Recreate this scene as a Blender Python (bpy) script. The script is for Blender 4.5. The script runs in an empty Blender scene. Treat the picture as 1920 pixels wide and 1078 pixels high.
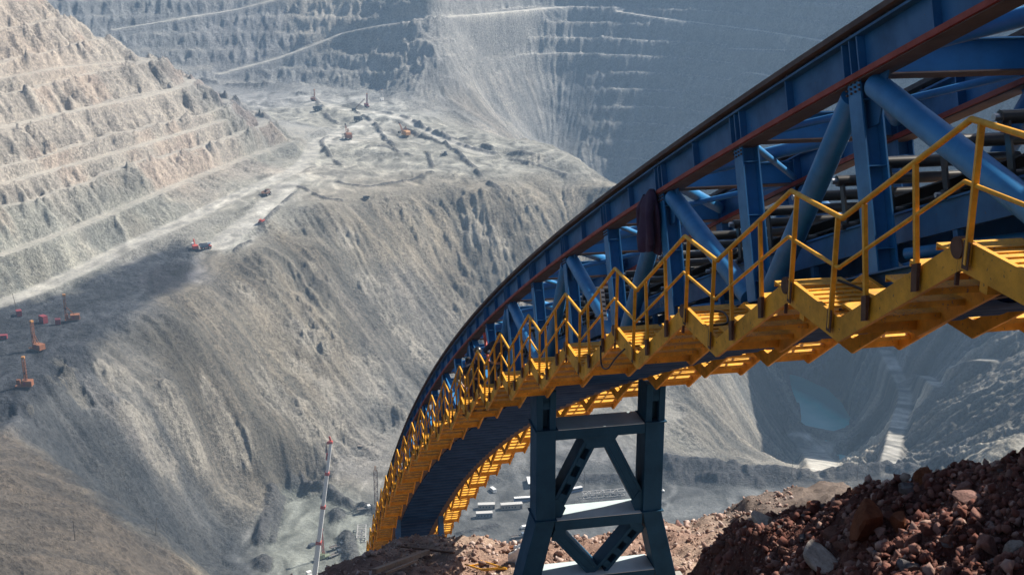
import bpy, math, random
import numpy as np
from mathutils import Vector, Matrix
random.seed(7)
R = math.radians
C = bpy.context.scene.collection
sc = bpy.context.scene

# ------------------------------------------------------------------ camera, sky, sun, exposure
PITCH, FPX = R(17.0), 2400.0
cam = bpy.data.cameras.new('camera')
cam.lens, cam.sensor_width = 45.0, 36.0
cam.clip_start, cam.clip_end = 0.1, 12000.0
cam.dof.use_dof = True
cam.dof.focus_distance = 28.0
cam.dof.aperture_fstop = 8.0
co = bpy.data.objects.new('camera', cam)
C.objects.link(co)
co.location = (0, 0, 0)
co.rotation_euler = (R(90) - PITCH, 0, 0)
sc.camera = co

SUN_AZ, SUN_EL = R(62.0), R(44.0)      # azimuth clockwise from +Y (the viewing direction)
SUN_DIR = Vector((math.sin(SUN_AZ) * math.cos(SUN_EL), math.cos(SUN_AZ) * math.cos(SUN_EL), math.sin(SUN_EL)))
world = bpy.data.worlds.new('World')
sc.world = world
world.use_nodes = True
wn = world.node_tree
wn.nodes.clear()
sky = wn.nodes.new('ShaderNodeTexSky')
sky.sky_type = 'NISHITA'
sky.sun_disc = False
sky.sun_elevation = SUN_EL
sky.sun_rotation = SUN_AZ
sky.air_density, sky.dust_density, sky.altitude = 1.0, 1.2, 400.0
bg = wn.nodes.new('ShaderNodeBackground')
bg.inputs['Strength'].default_value = 0.06
wo = wn.nodes.new('ShaderNodeOutputWorld')
wn.links.new(sky.outputs[0], bg.inputs[0])
wn.links.new(bg.outputs[0], wo.inputs[0])
sun = bpy.data.lights.new('sun', 'SUN')
sun.energy = 5.0
sun.angle = R(0.53)
sun.color = (1.0, 0.93, 0.82)
so = bpy.data.objects.new('sun', sun)
C.objects.link(so)
so.rotation_euler = SUN_DIR.to_track_quat('Z', 'Y').to_euler()
sc.view_settings.view_transform = 'Standard'
sc.view_settings.look = 'None'
sc.view_settings.exposure = 0.92
sc.view_settings.gamma = 1.0
sc.cycles.volume_bounces = 1
sc.cycles.max_bounces = 5
sc.cycles.diffuse_bounces = 3
sc.cycles.use_denoising = True

# ------------------------------------------------------------------ helpers
def lin(r, g, b):
    f = lambda c: (c / 255 / 12.92) if c <= 10.3 else ((c / 255 + .055) / 1.055) ** 2.4
    return (f(r), f(g), f(b), 1.0)

def tag(o, label=None, cat=None, group=None, kind=None):
    if label: o['label'] = label
    if cat: o['category'] = cat
    if group: o['group'] = group
    if kind: o['kind'] = kind
    return o

def empty(name, loc=(0, 0, 0), rz=0.0, label=None, cat=None, group=None):
    o = bpy.data.objects.new(name, None)
    C.objects.link(o)
    o.empty_display_size = 0.5
    o.location = loc
    o.rotation_euler = (0, 0, rz)
    return tag(o, label, cat, group)

def copy_tree(o, parent=None):
    c = o.copy()
    C.objects.link(c)
    if parent is not None:
        c.parent = parent
    for ch in list(o.children):
        copy_tree(ch, c)
    return c

def mesh_np(name, V, F4, mat, smooth=False):
    """big quad mesh straight from numpy"""
    me = bpy.data.meshes.new(name)
    n, m = len(V), len(F4)
    me.vertices.add(n)
    me.vertices.foreach_set('co', np.ascontiguousarray(V, dtype=np.float32).ravel())
    me.loops.add(m * F4.shape[1])
    me.loops.foreach_set('vertex_index', np.ascontiguousarray(F4, dtype=np.int32).ravel())
    me.polygons.add(m)
    me.polygons.foreach_set('loop_start', np.arange(m, dtype=np.int32) * F4.shape[1])
    me.polygons.foreach_set('loop_total', np.full(m, F4.shape[1], dtype=np.int32))
    if smooth:
        me.polygons.foreach_set('use_smooth', np.ones(m, dtype=bool))
    me.update(calc_edges=True)
    me.materials.append(mat)
    o = bpy.data.objects.new(name, me)
    C.objects.link(o)
    return o

class MB:
    """collects solids; build() links them as one mesh object"""
    def __init__(s, xf=None):
        s.v, s.f, s.sm, s.xf = [], [], [], xf
    def add(s, vs, fs, smooth=False):
        k = len(s.v)
        for p in vs:
            s.v.append(s.xf(*p) if s.xf else tuple(p))
        for f in fs:
            s.f.append(tuple(k + i for i in f))
            s.sm.append(smooth)
    def box(s, a, b):
        x0, y0, z0 = a
        x1, y1, z1 = b
        s.add([(x0, y0, z0), (x1, y0, z0), (x1, y1, z0), (x0, y1, z0), (x0, y0, z1), (x1, y0, z1), (x1, y1, z1), (x0, y1, z1)],
              [(0, 3, 2, 1), (4, 5, 6, 7), (0, 1, 5, 4), (1, 2, 6, 5), (2, 3, 7, 6), (3, 0, 4, 7)])
    def hexa(s, p):
        s.add(p, [(0, 3, 2, 1), (4, 5, 6, 7), (0, 1, 5, 4), (1, 2, 6, 5), (2, 3, 7, 6), (3, 0, 4, 7)])
    def bar(s, a, b, w, h, up=(0, 0, 1)):
        """rectangular bar from a to b, w across, h along up"""
        a, b, up = Vector(a), Vector(b), Vector(up)
        d = (b - a).normalized()
        x = d.cross(up)
        if x.length < 1e-5:
            x = d.cross(Vector((1, 0, 0)))
        x.normalize()
        y = x.cross(d).normalized()
        x, y = x * w / 2, y * h / 2
        P = [a - x - y, a + x - y, a + x + y, a - x + y, b - x - y, b + x - y, b + x + y, b - x + y]
        s.hexa([tuple(p) for p in P])
    def tube(s, pts, r, n=8, caps=True, r1=None):
        pts = [Vector(p) for p in pts]
        rings, u = [], None
        for i, p in enumerate(pts):
            d = (pts[min(i + 1, len(pts) - 1)] - pts[max(i - 1, 0)]).normalized()
            if u is None:
                u = d.cross(Vector((0, 0, 1)))
                if u.length < 1e-4:
                    u = d.cross(Vector((1, 0, 0)))
            u = (u - d * u.dot(d)).normalized()
            w = d.cross(u)
            rr = r if r1 is None else r + (r1 - r) * i / max(1, len(pts) - 1)
            rings.append([tuple(p + (u * math.cos(2 * math.pi * k / n) + w * math.sin(2 * math.pi * k / n)) * rr) for k in range(n)])
        vs = [q for ring in rings for q in ring]
        fs = [(i * n + k, i * n + (k + 1) % n, (i + 1) * n + (k + 1) % n, (i + 1) * n + k) for i in range(len(pts) - 1) for k in range(n)]
        s.add(vs, fs, True)
        if caps:
            s.add(rings[0], [tuple(range(n - 1, -1, -1))])
            s.add(rings[-1], [tuple(range(n))])
    def prism(s, poly, off):
        """polygon (3-D points) extruded by off"""
        n = len(poly)
        off = Vector(off)
        a = [tuple(p) for p in poly]
        b = [tuple(Vector(p) + off) for p in poly]
        s.add(a + b, [tuple(range(n - 1, -1, -1)), tuple(range(n, 2 * n))] + [(i, (i + 1) % n, n + (i + 1) % n, n + i) for i in range(n)])
    def build(s, name, mat, parent=None, bevel=0.0):
        me = bpy.data.meshes.new(name)
        me.from_pydata(s.v, [], s.f)
        me.polygons.foreach_set('use_smooth', s.sm)
        me.update()
        me.materials.append(mat)
        o = bpy.data.objects.new(name, me)
        C.objects.link(o)
        if parent is not None:
            o.parent = parent
        if bevel:
            m = o.modifiers.new('bevel', 'BEVEL')
            m.width, m.segments, m.limit_method = bevel, 2, 'ANGLE'
        return o

# ------------------------------------------------------------------ numpy noise
_rng = np.random.RandomState(5)
_perm = np.concatenate([_rng.permutation(1024)] * 2).astype(np.int32)
_ga = _rng.rand(1024) * 2 * np.pi
_gx, _gy = np.cos(_ga).astype(np.float32), np.sin(_ga).astype(np.float32)
def gnoise(x, y, seed=0):
    x = np.asarray(x, dtype=np.float64) + seed * 37.7
    y = np.asarray(y, dtype=np.float64) + seed * 91.3
    xi, yi = np.floor(x).astype(np.int64), np.floor(y).astype(np.int64)
    fx, fy = (x - xi).astype(np.float32), (y - yi).astype(np.float32)
    ux, uy = fx * fx * fx * (fx * (fx * 6 - 15) + 10), fy * fy * fy * (fy * (fy * 6 - 15) + 10)
    xi &= 1023
    yi &= 1023
    def g(a, b, dx, dy):
        h = _perm[_perm[a & 1023] + (b & 1023)]
        return _gx[h] * dx + _gy[h] * dy
    n00, n10 = g(xi, yi, fx, fy), g(xi + 1, yi, fx - 1, fy)
    n01, n11 = g(xi, yi + 1, fx, fy - 1), g(xi + 1, yi + 1, fx - 1, fy - 1)
    a = n00 + ux * (n10 - n00)
    b = n01 + ux * (n11 - n01)
    return (a + uy * (b - a)) * 1.5
def fbm(x, y, lam, octs, seed=0, gain=.5):
    s, a = 0, 1.0
    for k in range(octs):
        s = s + a * gnoise(x / lam, y / lam, seed + k)
        a *= gain
        lam *= .5
    return s
def ridged(x, y, lam, octs, seed=0, gain=.55):
    s, a = 0, 1.0
    for k in range(octs):
        s = s + a * (1 - np.abs(gnoise(x / lam, y / lam, seed + k)) * 2)
        a *= gain
        lam *= .5
    return s
def smst(x, a, b):
    t = np.clip((x - a) / (b - a), 0, 1)
    return t * t * (3 - 2 * t)

# ------------------------------------------------------------------ materials
def new_mat(name):
    m = bpy.data.materials.new(name)
    m.use_nodes = True
    nt = m.node_tree
    return m, nt, nt.nodes['Principled BSDF']
def ramp(nt, fac, stops):
    n = nt.nodes.new('ShaderNodeValToRGB')
    e = n.color_ramp.elements
    while len(e) < len(stops):
        e.new(.5)
    for k, (p, c) in enumerate(stops):
        e[k].position = p
        e[k].color = c if len(c) == 4 else (*c, 1)
    nt.links.new(fac, n.inputs[0])
    return n.outputs[0]
def noise(nt, scale, detail=4, rough=.6, coord='Object', vec=None):
    n = nt.nodes.new('ShaderNodeTexNoise')
    n.inputs['Scale'].default_value = scale
    n.inputs['Detail'].default_value = detail
    n.inputs['Roughness'].default_value = rough
    if vec is None:
        t = nt.nodes.new('ShaderNodeTexCoord')
        vec = t.outputs[coord]
    nt.links.new(vec, n.inputs['Vector'])
    return n.outputs['Fac']
def mixc(nt, fac, a, b, mode='MIX'):
    n = nt.nodes.new('ShaderNodeMix')
    n.data_type = 'RGBA'
    n.blend_type = mode
    for sock, val in ((n.inputs[0], fac), (n.inputs[6], a), (n.inputs[7], b)):
        if hasattr(val, 'links'):
            nt.links.new(val, sock)
        else:
            sock.default_value = val
    return n.outputs[2]
def bump(nt, bsdf, h, strength, dist):
    n = nt.nodes.new('ShaderNodeBump')
    n.inputs['Strength'].default_value = strength
    n.inputs['Distance'].default_value = dist
    nt.links.new(h, n.inputs['Height'])
    nt.links.new(n.outputs[0], bsdf.inputs['Normal'])

def paint(name, col, rough=.45, wear=None, wear_amt=.5, scale=3.0, dirt=.35, spec=.5):
    """painted steel with grime and chipped patches of its own shape"""
    m, nt, b = new_mat(name)
    n1 = noise(nt, scale, 6, .65)
    n2 = noise(nt, scale * 6, 5, .7)
    dark = tuple(c * (1 - dirt) for c in col[:3]) + (1,)
    c = ramp(nt, n1, [(.3, dark), (.62, col)])
    if wear:
        f = ramp(nt, n2, [(wear_amt, (0, 0, 0, 1)), (wear_amt + .06, (1, 1, 1, 1))])
        c = mixc(nt, f, c, wear)
    nt.links.new(c, b.inputs['Base Color'])
    rr = ramp(nt, n1, [(.3, (min(1, rough + .2),) * 3), (.7, (rough,) * 3)])
    nt.links.new(rr, b.inputs['Roughness'])
    b.inputs['Specular IOR Level'].default_value = spec
    bump(nt, b, n2, .15, .01)
    return m
def plain(name, col, rough=.6, metal=0.0, dirt=.25, scale=2.0):
    m, nt, b = new_mat(name)
    n1 = noise(nt, scale, 5, .6)
    nt.links.new(ramp(nt, n1, [(.3, tuple(c * (1 - dirt) for c in col[:3]) + (1,)), (.65, col)]), b.inputs['Base Color'])
    b.inputs['Roughness'].default_value = rough
    b.inputs['Metallic'].default_value = metal
    return m

M = {}
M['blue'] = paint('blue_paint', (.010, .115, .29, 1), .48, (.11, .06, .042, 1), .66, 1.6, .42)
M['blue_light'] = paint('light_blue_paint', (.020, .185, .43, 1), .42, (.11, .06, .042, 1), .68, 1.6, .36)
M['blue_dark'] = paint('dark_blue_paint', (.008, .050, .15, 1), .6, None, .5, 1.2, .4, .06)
M['teal'] = paint('teal_paint', (.005, .058, .115, 1), .55, (.16, .05, .03, 1), .74, 1.2, .35, .22)
M['teal_sunlit'] = paint('sunlit_teal', (.48, .58, .60, 1), .5, (.2, .12, .08, 1), .75, 1.5, .2)  # pale tone for beam tops: sunlight put into the colour
M['concrete'] = plain('concrete', (.35, .33, .30, 1), .9)
M['yellow'] = paint('yellow_paint', (.82, .36, .012, 1), .55, (.10, .05, .02, 1), .62, 2.5, .5)
M['rail'] = paint('yellow_rail_paint', (.84, .39, .018, 1), .5, (.12, .06, .03, 1), .66, 5.0, .4)
M['red_edge'] = paint('red_primer', (.27, .035, .025, 1), .55, (.05, .03, .03, 1), .68, 3.0, .35)
M['primer'] = paint('rust_brown_primer', (.10, .072, .07, 1), .75, (.05, .035, .03, 1), .62, 2.0, .4)
M['roller'] = plain('roller_steel', (.06, .055, .05, 1), .3, .3)
M['rubber'] = plain('black_rubber', (.012, .012, .014, 1), .55)
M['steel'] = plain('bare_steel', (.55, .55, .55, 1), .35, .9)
M['white_steel'] = plain('white_painted_steel', (.75, .74, .72, 1), .5)
M['rust'] = plain('rusty_steel', (.13, .06, .035, 1), .85, 0, .5, 6)
M['tread'] = paint('yellow_chequer_plate', (.78, .38, .025, 1), .55, (.20, .13, .08, 1), .58, 4.0, .45)
# ------------------------------------------------------------------ the pit: one polar height field
CP, SP = math.cos(PITCH), math.sin(PITCH)
def pix_ray(u, v):
    x, y = (u - 960) / FPX, -(v - 539) / FPX
    return np.array([x, CP + y * SP, -SP + y * CP])
def at_z(u, v, z):
    r = pix_ray(u, v)
    return r * (z / r[2])
def at_d(u, v, d):
    r = pix_ray(u, v)
    return r * (d / math.hypot(r[0], r[1]))

# survey points of the pit, given by direction and level (z): [u, v, z]
SURV = [
 # drill bench and haul road
 (-200,640,-247),(0,600,-247),(0,700,-247),(60,640,-247),(125,600,-247),(45,728,-247),(-200,760,-246),(-100,820,-246),
 (200,560,-248),(260,540,-249),(250,500,-247),(320,500,-249),(330,430,-238),(400,392,-233),(480,352,-231),
 (420,458,-246),(390,466,-247),(460,432,-243),(500,402,-237),(530,372,-232),(560,330,-231),(590,290,-231),
 (150,640,-248),(170,580,-247),
 # plateau edge
 (20,790,-248),(60,752,-248),(110,706,-248),(170,652,-249),(230,602,-250),(290,560,-251),(345,522,-251),(400,484,-249),
 (455,466,-246),(500,412,-238),(545,374,-233),(600,378,-235),(690,362,-236),(760,346,-236),(810,328,-235),(870,352,-241),(920,372,-248),
 # upper benches
 (640,330,-232),(720,310,-232),(650,262,-231),(757,258,-231),(700,230,-230),(620,215,-230),(590,190,-229),(680,200,-228),(760,205,-229),
 (820,240,-231),(880,262,-232),(860,300,-233),(940,290,-235),(900,245,-232),(560,240,-230),
 (950,258,-232),(1000,266,-232),(1050,277,-234),(1000,320,-240),(1080,300,-238),(1115,327,-242),(1150,357,-247),(1050,345,-247),
 (560,178,-227),(640,178,-227),(700,188,-228),(760,195,-228),
 # hillside: it falls to the right, streaks and all
 (1250,430,-280),(1350,530,-335),(1450,660,-427),(1200,392,-262),
 (200,627,-250),(200,700,-262),(200,780,-274),(200,870,-288),(200,935,-299),(100,800,-262),(100,855,-266),(150,760,-268),(150,850,-280),(150,902,-286),(300,650,-266),(300,760,-287),(300,880,-313),(300,1000,-334),(250,660,-263),(250,780,-281),(250,900,-306),(250,970,-320),(350,620,-264),(350,760,-293),(350,880,-324),(350,1000,-343),(400,560,-258),(400,620,-272),(400,700,-292),(400,820,-322),(400,880,-338),(400,950,-350),(400,1000,-357),(400,1040,-362),(450,540,-260),(450,640,-283),(450,760,-313),(450,880,-345),(450,960,-358),(500,480,-252),(500,560,-272),(500,640,-293),(500,740,-316),(500,840,-339),(500,895,-353),(550,440,-249),(550,540,-274),(550,660,-304),(550,780,-330),(550,860,-350),(600,470,-258),(600,540,-278),(600,600,-294),(600,680,-313),(600,760,-331),(600,850,-352),(650,440,-254),(650,540,-284),(650,640,-309),(650,760,-336),(650,870,-357),(700,440,-256),(700,520,-281),(700,600,-304),(700,700,-330),(700,800,-350),(700,880,-361),(800,400,-252),(800,480,-279),(800,560,-303),(800,640,-325),(800,740,-346),(800,830,-358),(900,440,-272),(900,520,-300),(900,600,-322),(900,700,-344),(900,800,-357),(1000,400,-262),(1000,480,-291),(1000,560,-315),(1000,650,-336),(1000,760,-354),(1000,830,-360),(1100,400,-265),(1100,480,-296),(1100,560,-320),(1100,650,-340),(1100,760,-356),(1200,480,-292),(1200,560,-318),(1200,650,-340),(1200,780,-359),(1300,510,-316),(1300,600,-338),(1300,700,-354),(1300,790,-366),(1300,850,-372),
 # toe of the hillside along the floor
 (492,1065,-364),(487,1010,-364),(507,955,-364),(527,905,-363),(560,895,-363),(620,905,-361),(600,900,-363),(645,934,-364),(700,935,-364),(850,905,-363),(880,890,-363),(940,876,-363),(1000,862,-362),
 (1100,858,-361),(1250,850,-360),
 # floor
 (530,1000,-366),(560,940,-366),(600,960,-366),(640,990,-366),(560,1060,-366),(660,1040,-366),(760,960,-366),(860,960,-366),(930,900,-366),(900,1000,-366),
 (1000,930,-366),(1100,900,-366),(1100,960,-366),(1200,920,-366),(1240,960,-366),(1000,1000,-366),(1300,960,-365),(1400,950,-362),(1300,900,-364),(1450,920,-361),
 (700,1150,-366),(960,1200,-366),(1250,1200,-366),(520,1150,-366),(960,1300,-366),(1450,1100,-362),(1600,920,-357),(1650,960,-355),
 # dark bank beyond the floor
 (1260,868,-358),(1350,876,-357),(1450,890,-358),(1520,893,-359),(1600,884,-355),(1700,878,-350),(1760,880,-347),
 # near brown slope
 (-200,800,-246),(0,802,-253),(43,833,-256),(100,866,-261),(150,908,-267),(190,940,-271),(240,985,-280),(300,1010,-289),(345,1045,-299),(380,1076,-308),
 (0,1078,-230),(0,900,-243),(0,980,-238),(100,950,-255),(200,1000,-262),(200,1078,-254),(100,1040,-245),(310,1078,-286),(0,1300,-190),(300,1300,-225),(-300,1078,-210),(-300,900,-230),(420,1200,-300),(400,1300,-250),
 # spur, right part below the bridge
 (1400,610,-382),(1400,700,-403),(1450,700,-436),(1400,800,-411),(1450,800,-443),(1350,850,-392),(1440,700,-437),(1480,850,-462),(1420,850,-432),(1470,720,-474),(1490,780,-475),
 # pit bottom and its lake
 (1500,868,-470),(1540,872,-470),(1560,830,-474),(1590,845,-468),(1520,815,-477),(1600,800,-472),(1560,880,-468),
 (1492,714,-498),(1520,740,-500),(1555,772,-500),(1515,770,-500),(1540,793,-498),
 (1478,700,-475),(1512,706,-474),(1548,720,-474),(1580,748,-474),(1605,784,-472),
 # slope right of the lake, the bright spur road, right wall
 (1530,690,-465),(1570,690,-458),(1620,720,-442),(1640,780,-440),(1650,680,-418),(1640,640,-406),(1620,618,-403),(1690,722,-410),(1700,740,-404),(1685,800,-398),(1665,862,-388),(1640,850,-415),
 (1660,660,-406),(1725,735,-396),(1730,780,-376),(1740,840,-364),(1765,722,-376),(1800,700,-345),(1850,680,-330),(1910,655,-312),(1900,760,-312),(1900,840,-300),(1800,850,-337),(1750,866,-352),(1800,780,-345),
 (2000,700,-280),(2100,800,-230),(2200,700,-210),(2000,950,-250),(1800,950,-320),
]
# wall faces given by direction and distance
def wall_pts(u, c, vs, slope=.75):
    out = []
    for v in vs:
        r = pix_ray(u, v)
        t = r / math.hypot(r[0], r[1])
        d = c / (slope - t[2])
        out.append(t * d)
    return out
P = [at_z(*s) for s in SURV]
for u, c, sl, vs in [(1000,1771,.9,(-120,0,100,200,255)),(920,1630,.85,(-120,0,100,200)),(1150,1759,.9,(-120,0,100,200,300,345)),(1300,1729,.9,(-120,0,150,300,390)),
                 (1500,1625,.9,(-120,0,100,200,300,450,600,655)),(1600,1411,.8,(-120,0,150,300,450,590)),(1700,1196,.7,(-120,0,100,300,450,580)),(1800,1116,.7,(-120,0,200,400,580,640)),(1900,1040,.7,(-120,0,150,300,450,580)),
                 (2100,960,.7,(-120,100,300,500)),(2300,900,.7,(-120,100,300,500)),
                 (830,1345,.75,(-120,0,100,180)),(700,1385,.75,(-120,0,80,165)),(600,1412,.75,(-120,0,80,150)),(440,1440,.75,(-120,0,80,140)),(250,1455,.75,(-120,0,60)),(0,1470,.75,(-120,-40)),(-250,1480,.75,(-120,-60))]:
    P += wall_pts(u, c, vs, sl)
# left wall above the toe of the drill bench
TOE = np.array([at_z(*s) for s in [(0,560,-245),(100,525,-245),(200,475,-244),(300,428,-238),(400,383,-233),(500,328,-230),(580,264,-230)]])
_bx = np.polyfit(TOE[:, 1], TOE[:, 0], 1)
_bz = np.polyfit(TOE[:, 1], TOE[:, 2], 1)
P += list(TOE)
LWS = .70
for u, vs in [(-250,(540,400,250,100,0,-120)),(-100,(520,400,250,100,0,-120)),(0,(450,340,240,140,50,-60)),(100,(430,340,240,140,60)),(200,(390,300,200,120)),(300,(340,260,180,125)),(400,(310,240,190)),(480,(270,230))]:
    for v in vs:
        r = pix_ray(u, v)
        # z0 + bz*y + LWS*(bx0+bx1*y - x) = z
        t = (_bz[1] + LWS * _bx[1]) / (r[2] - _bz[0] * r[1] - LWS * (_bx[0] * r[1] - r[0]))
        if 0 < t < 1500:
            P.append(r * t)
# recess behind the left wall, outer rims
P += [np.array(p) for p in [(-420,1400,-224),(-520,1500,-224),(-600,1450,-210),(-700,1600,-190),(-480,1300,-205),(-380,1330,-222),(-330,1420,-226),(-300,1560,-227),(-800,1300,-60),(-900,1700,-60),
                            (-700,900,0),(-600,600,0),(-500,400,-20),(-900,1100,20),
                            (0,2300,-45),(600,2300,-45),(-600,2300,-30),(1200,2000,-45),(1300,1200,-45),(1000,700,-60),(700,450,-60),(1400,1600,-45),(-1200,2000,-20),
                            (0,420,-345),(0,300,-250),(0,230,-195),(80,420,-340),(100,300,-245),(120,230,-170),(-100,400,-320),(-80,300,-230),(-60,230,-180),
                            (200,420,-290),(200,320,-210),(320,450,-240),(300,300,-130),(-200,300,-150),(-260,230,-80),(220,220,-90),(400,600,-270),(330,620,-310),(250,600,-345)]]
P = np.array(P)
SCL = 100.0
def _fit(P, vals, c2=.004, lam=.003):
    X = P[:, :2] / SCL
    d = np.sqrt(((X[:, None] - X[None]) ** 2).sum(-1) + c2)
    n = len(X)
    A = np.zeros((n + 3, n + 3))
    A[:n, :n] = -d + lam * np.eye(n)
    A[:n, n] = A[n, :n] = 1
    A[:n, n + 1:] = X
    A[n + 1:, :n] = X.T
    b = np.zeros(n + 3)
    b[:n] = vals
    return X, np.linalg.solve(A, b), c2
def _eval(fit, x, y):
    X, w, c2 = fit
    x, y = np.ravel(x) / SCL, np.ravel(y) / SCL
    out = np.empty(len(x))
    n = len(X)
    for i in range(0, len(x), 60000):
        a, b = x[i:i + 60000], y[i:i + 60000]
        d = np.sqrt((a[:, None] - X[None, :, 0]) ** 2 + (b[:, None] - X[None, :, 1]) ** 2 + c2)
        out[i:i + 60000] = -d @ w[:n] + w[n] + w[n + 1] * a + w[n + 2] * b
    return out
zfit = _fit(P, P[:, 2])

NA, NR = 1250, 1050
AZ = np.radians(np.linspace(-29.0, 29.0, NA))
q = np.linspace(0, 1, NR)
RR = 235.0 * (2350.0 / 235.0) ** (q ** .86)
# base on a coarser grid, then bilinear up
ca, cr = NA // 3, NR // 3
caz = np.linspace(AZ[0], AZ[-1], ca)
cq = np.linspace(0, 1, cr)
crr = 235.0 * (2350.0 / 235.0) ** (cq ** .86)
gx, gy = np.sin(caz)[:, None] * crr[None], np.cos(caz)[:, None] * crr[None]
zc = _eval(zfit, gx, gy).reshape(ca, cr)
def upsample(g):
    a = np.interp(np.linspace(0, ca - 1, NA), np.arange(ca), np.arange(ca))
    i0 = np.minimum(a.astype(int), ca - 2); f = (a - i0)[:, None]
    g = g[i0] * (1 - f) + g[i0 + 1] * f
    b = np.linspace(0, cr - 1, NR)
    j0 = np.minimum(b.astype(int), cr - 2); f = (b - j0)[None]
    return g[:, j0] * (1 - f) + g[:, j0 + 1] * f
Z0 = upsample(zc)
GX, GY = np.sin(AZ)[:, None] * RR[None], np.cos(AZ)[:, None] * RR[None]
_cap = -72.0 + 60.0 * (1 - smst(AZ, .10, .22))[:, None]
Z0 = _cap - np.logaddexp(0, (_cap - Z0) / 12.0) * 12.0
Z0 = np.where(RR[None] < 600, upsample(zc), Z0)
DAZ = AZ[1] - AZ[0]
DRJ = np.gradient(RR)
def slope_of(Z):
    gt = np.gradient(Z, axis=0) / (RR[None] * DAZ)
    gr = np.gradient(Z, axis=1) / DRJ[None]
    return gt, gr, np.hypot(gt, gr) + 1e-6
def pit_hit(u, v, Z=None):
    """where the line of sight (u, v) first meets the height field"""
    Z = PZ if Z is None else Z
    r = pix_ray(u, v)
    az = math.atan2(r[0], r[1])
    a = (az - AZ[0]) / DAZ
    i = int(np.clip(a, 0, NA - 2)); f = a - i
    prof = Z[i] * (1 - f) + Z[i + 1] * f
    line = RR * r[2] / math.hypot(r[0], r[1])
    k = np.nonzero(prof - line >= 0)[0]
    k = [x for x in k if RR[x] > 380]
    if not k:
        return at_d(u, v, 2000.0)
    j = k[0]
    e0, e1 = prof[j - 1] - line[j - 1], prof[j] - line[j]
    t = np.clip(-e0 / (e1 - e0 + 1e-9), 0, 1)
    d = RR[j - 1] + (RR[j] - RR[j - 1]) * t
    return np.array([math.sin(az) * d, math.cos(az) * d, d * r[2] / math.hypot(r[0], r[1])])
def pit_z(x, y):
    az, d = math.atan2(x, y), math.hypot(x, y)
    a = (az - AZ[0]) / DAZ
    i = int(np.clip(a, 0, NA - 2)); f = a - i
    prof = PZ[i] * (1 - f) + PZ[i + 1] * f
    return float(np.interp(d, RR, prof))

# walls that are cut in benches
def region(pts, soft):
    """soft mask of a polygon given in ground metres"""
    pts = np.array(pts, float)
    inside = np.zeros(GX.shape, bool)
    dist = np.full(GX.shape, 1e9)
    n = len(pts)
    for i in range(n):
        (x0, y0), (x1, y1) = pts[i], pts[(i + 1) % n]
        c = ((y0 > GY) != (y1 > GY)) & (GX < (x1 - x0) * (GY - y0) / (y1 - y0 + 1e-9) + x0)
        inside ^= c
        t = np.clip(((GX - x0) * (x1 - x0) + (GY - y0) * (y1 - y0)) / ((x1 - x0) ** 2 + (y1 - y0) ** 2 + 1e-9), 0, 1)
        dist = np.minimum(dist, np.hypot(GX - x0 - t * (x1 - x0), GY - y0 - t * (y1 - y0)))
    return np.clip(.5 + np.where(inside, dist, -dist) / (2 * soft), 0, 1)
def line_dist(pts, win=90):
    pts = np.array(pts, float)
    dist = np.full(GX.shape, 1e9)
    for (x0, y0), (x1, y1) in zip(pts[:-1], pts[1:]):
        t = np.clip(((GX - x0) * (x1 - x0) + (GY - y0) * (y1 - y0)) / ((x1 - x0) ** 2 + (y1 - y0) ** 2 + 1e-9), 0, 1)
        dist = np.minimum(dist, np.hypot(GX - x0 - t * (x1 - x0), GY - y0 - t * (y1 - y0)))
    return dist
toe_x = _bx[0] * GY + _bx[1]
left_wall = smst(toe_x - GX, 6, 26) * smst(Z0, -238, -226) * (1 - smst(GY, 1270, 1330))
far_wall = smst(np.hypot(GX, GY) - (1640 - .00052 * np.maximum(GX + 250, 0) ** 2 * .9), -150, -60)
far_wall = np.maximum(far_wall * smst(Z0, -226, -216), smst(GX - 60, 0, 120) * smst(GY + .55 * GX - 1400, -20, 60) * smst(np.hypot(GX, GY), 1050, 1150))
warp = fbm(GX, GY, 130, 3, 3) * 3.0 + fbm(GX, GY, 30, 3, 8) * 1.8
def terrace(z, h, p, off, w):
    s = (z + off + w) / h
    f = s - np.floor(s)
    g = np.clip(f / (1 - p), 0, 1)
    g = g * .8 + .2 * g * g * (3 - 2 * g)
    return (np.floor(s) + g) * h - off - w * .6
Zt = terrace(Z0, 20.0, .30, 243.0, warp)
Z1 = Z0 + (Zt - Z0) * left_wall
Zf = terrace(Z0, 19.0, .36, 240.0, warp * .5)
Z1 = Z1 + (Zf - Z1) * far_wall * (1 - left_wall) * (.35 + .65 * smst(GX, -120, 60))
far_soft = .25 + .75 * smst(GX, -120, 60)

gt, gr, gs = slope_of(Z0)
gt1, gr1, gs1 = slope_of(Z1)
rough_mask = smst(gs1, .28, .75)
slope_mask = smst(gs, .22, .5)
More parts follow.
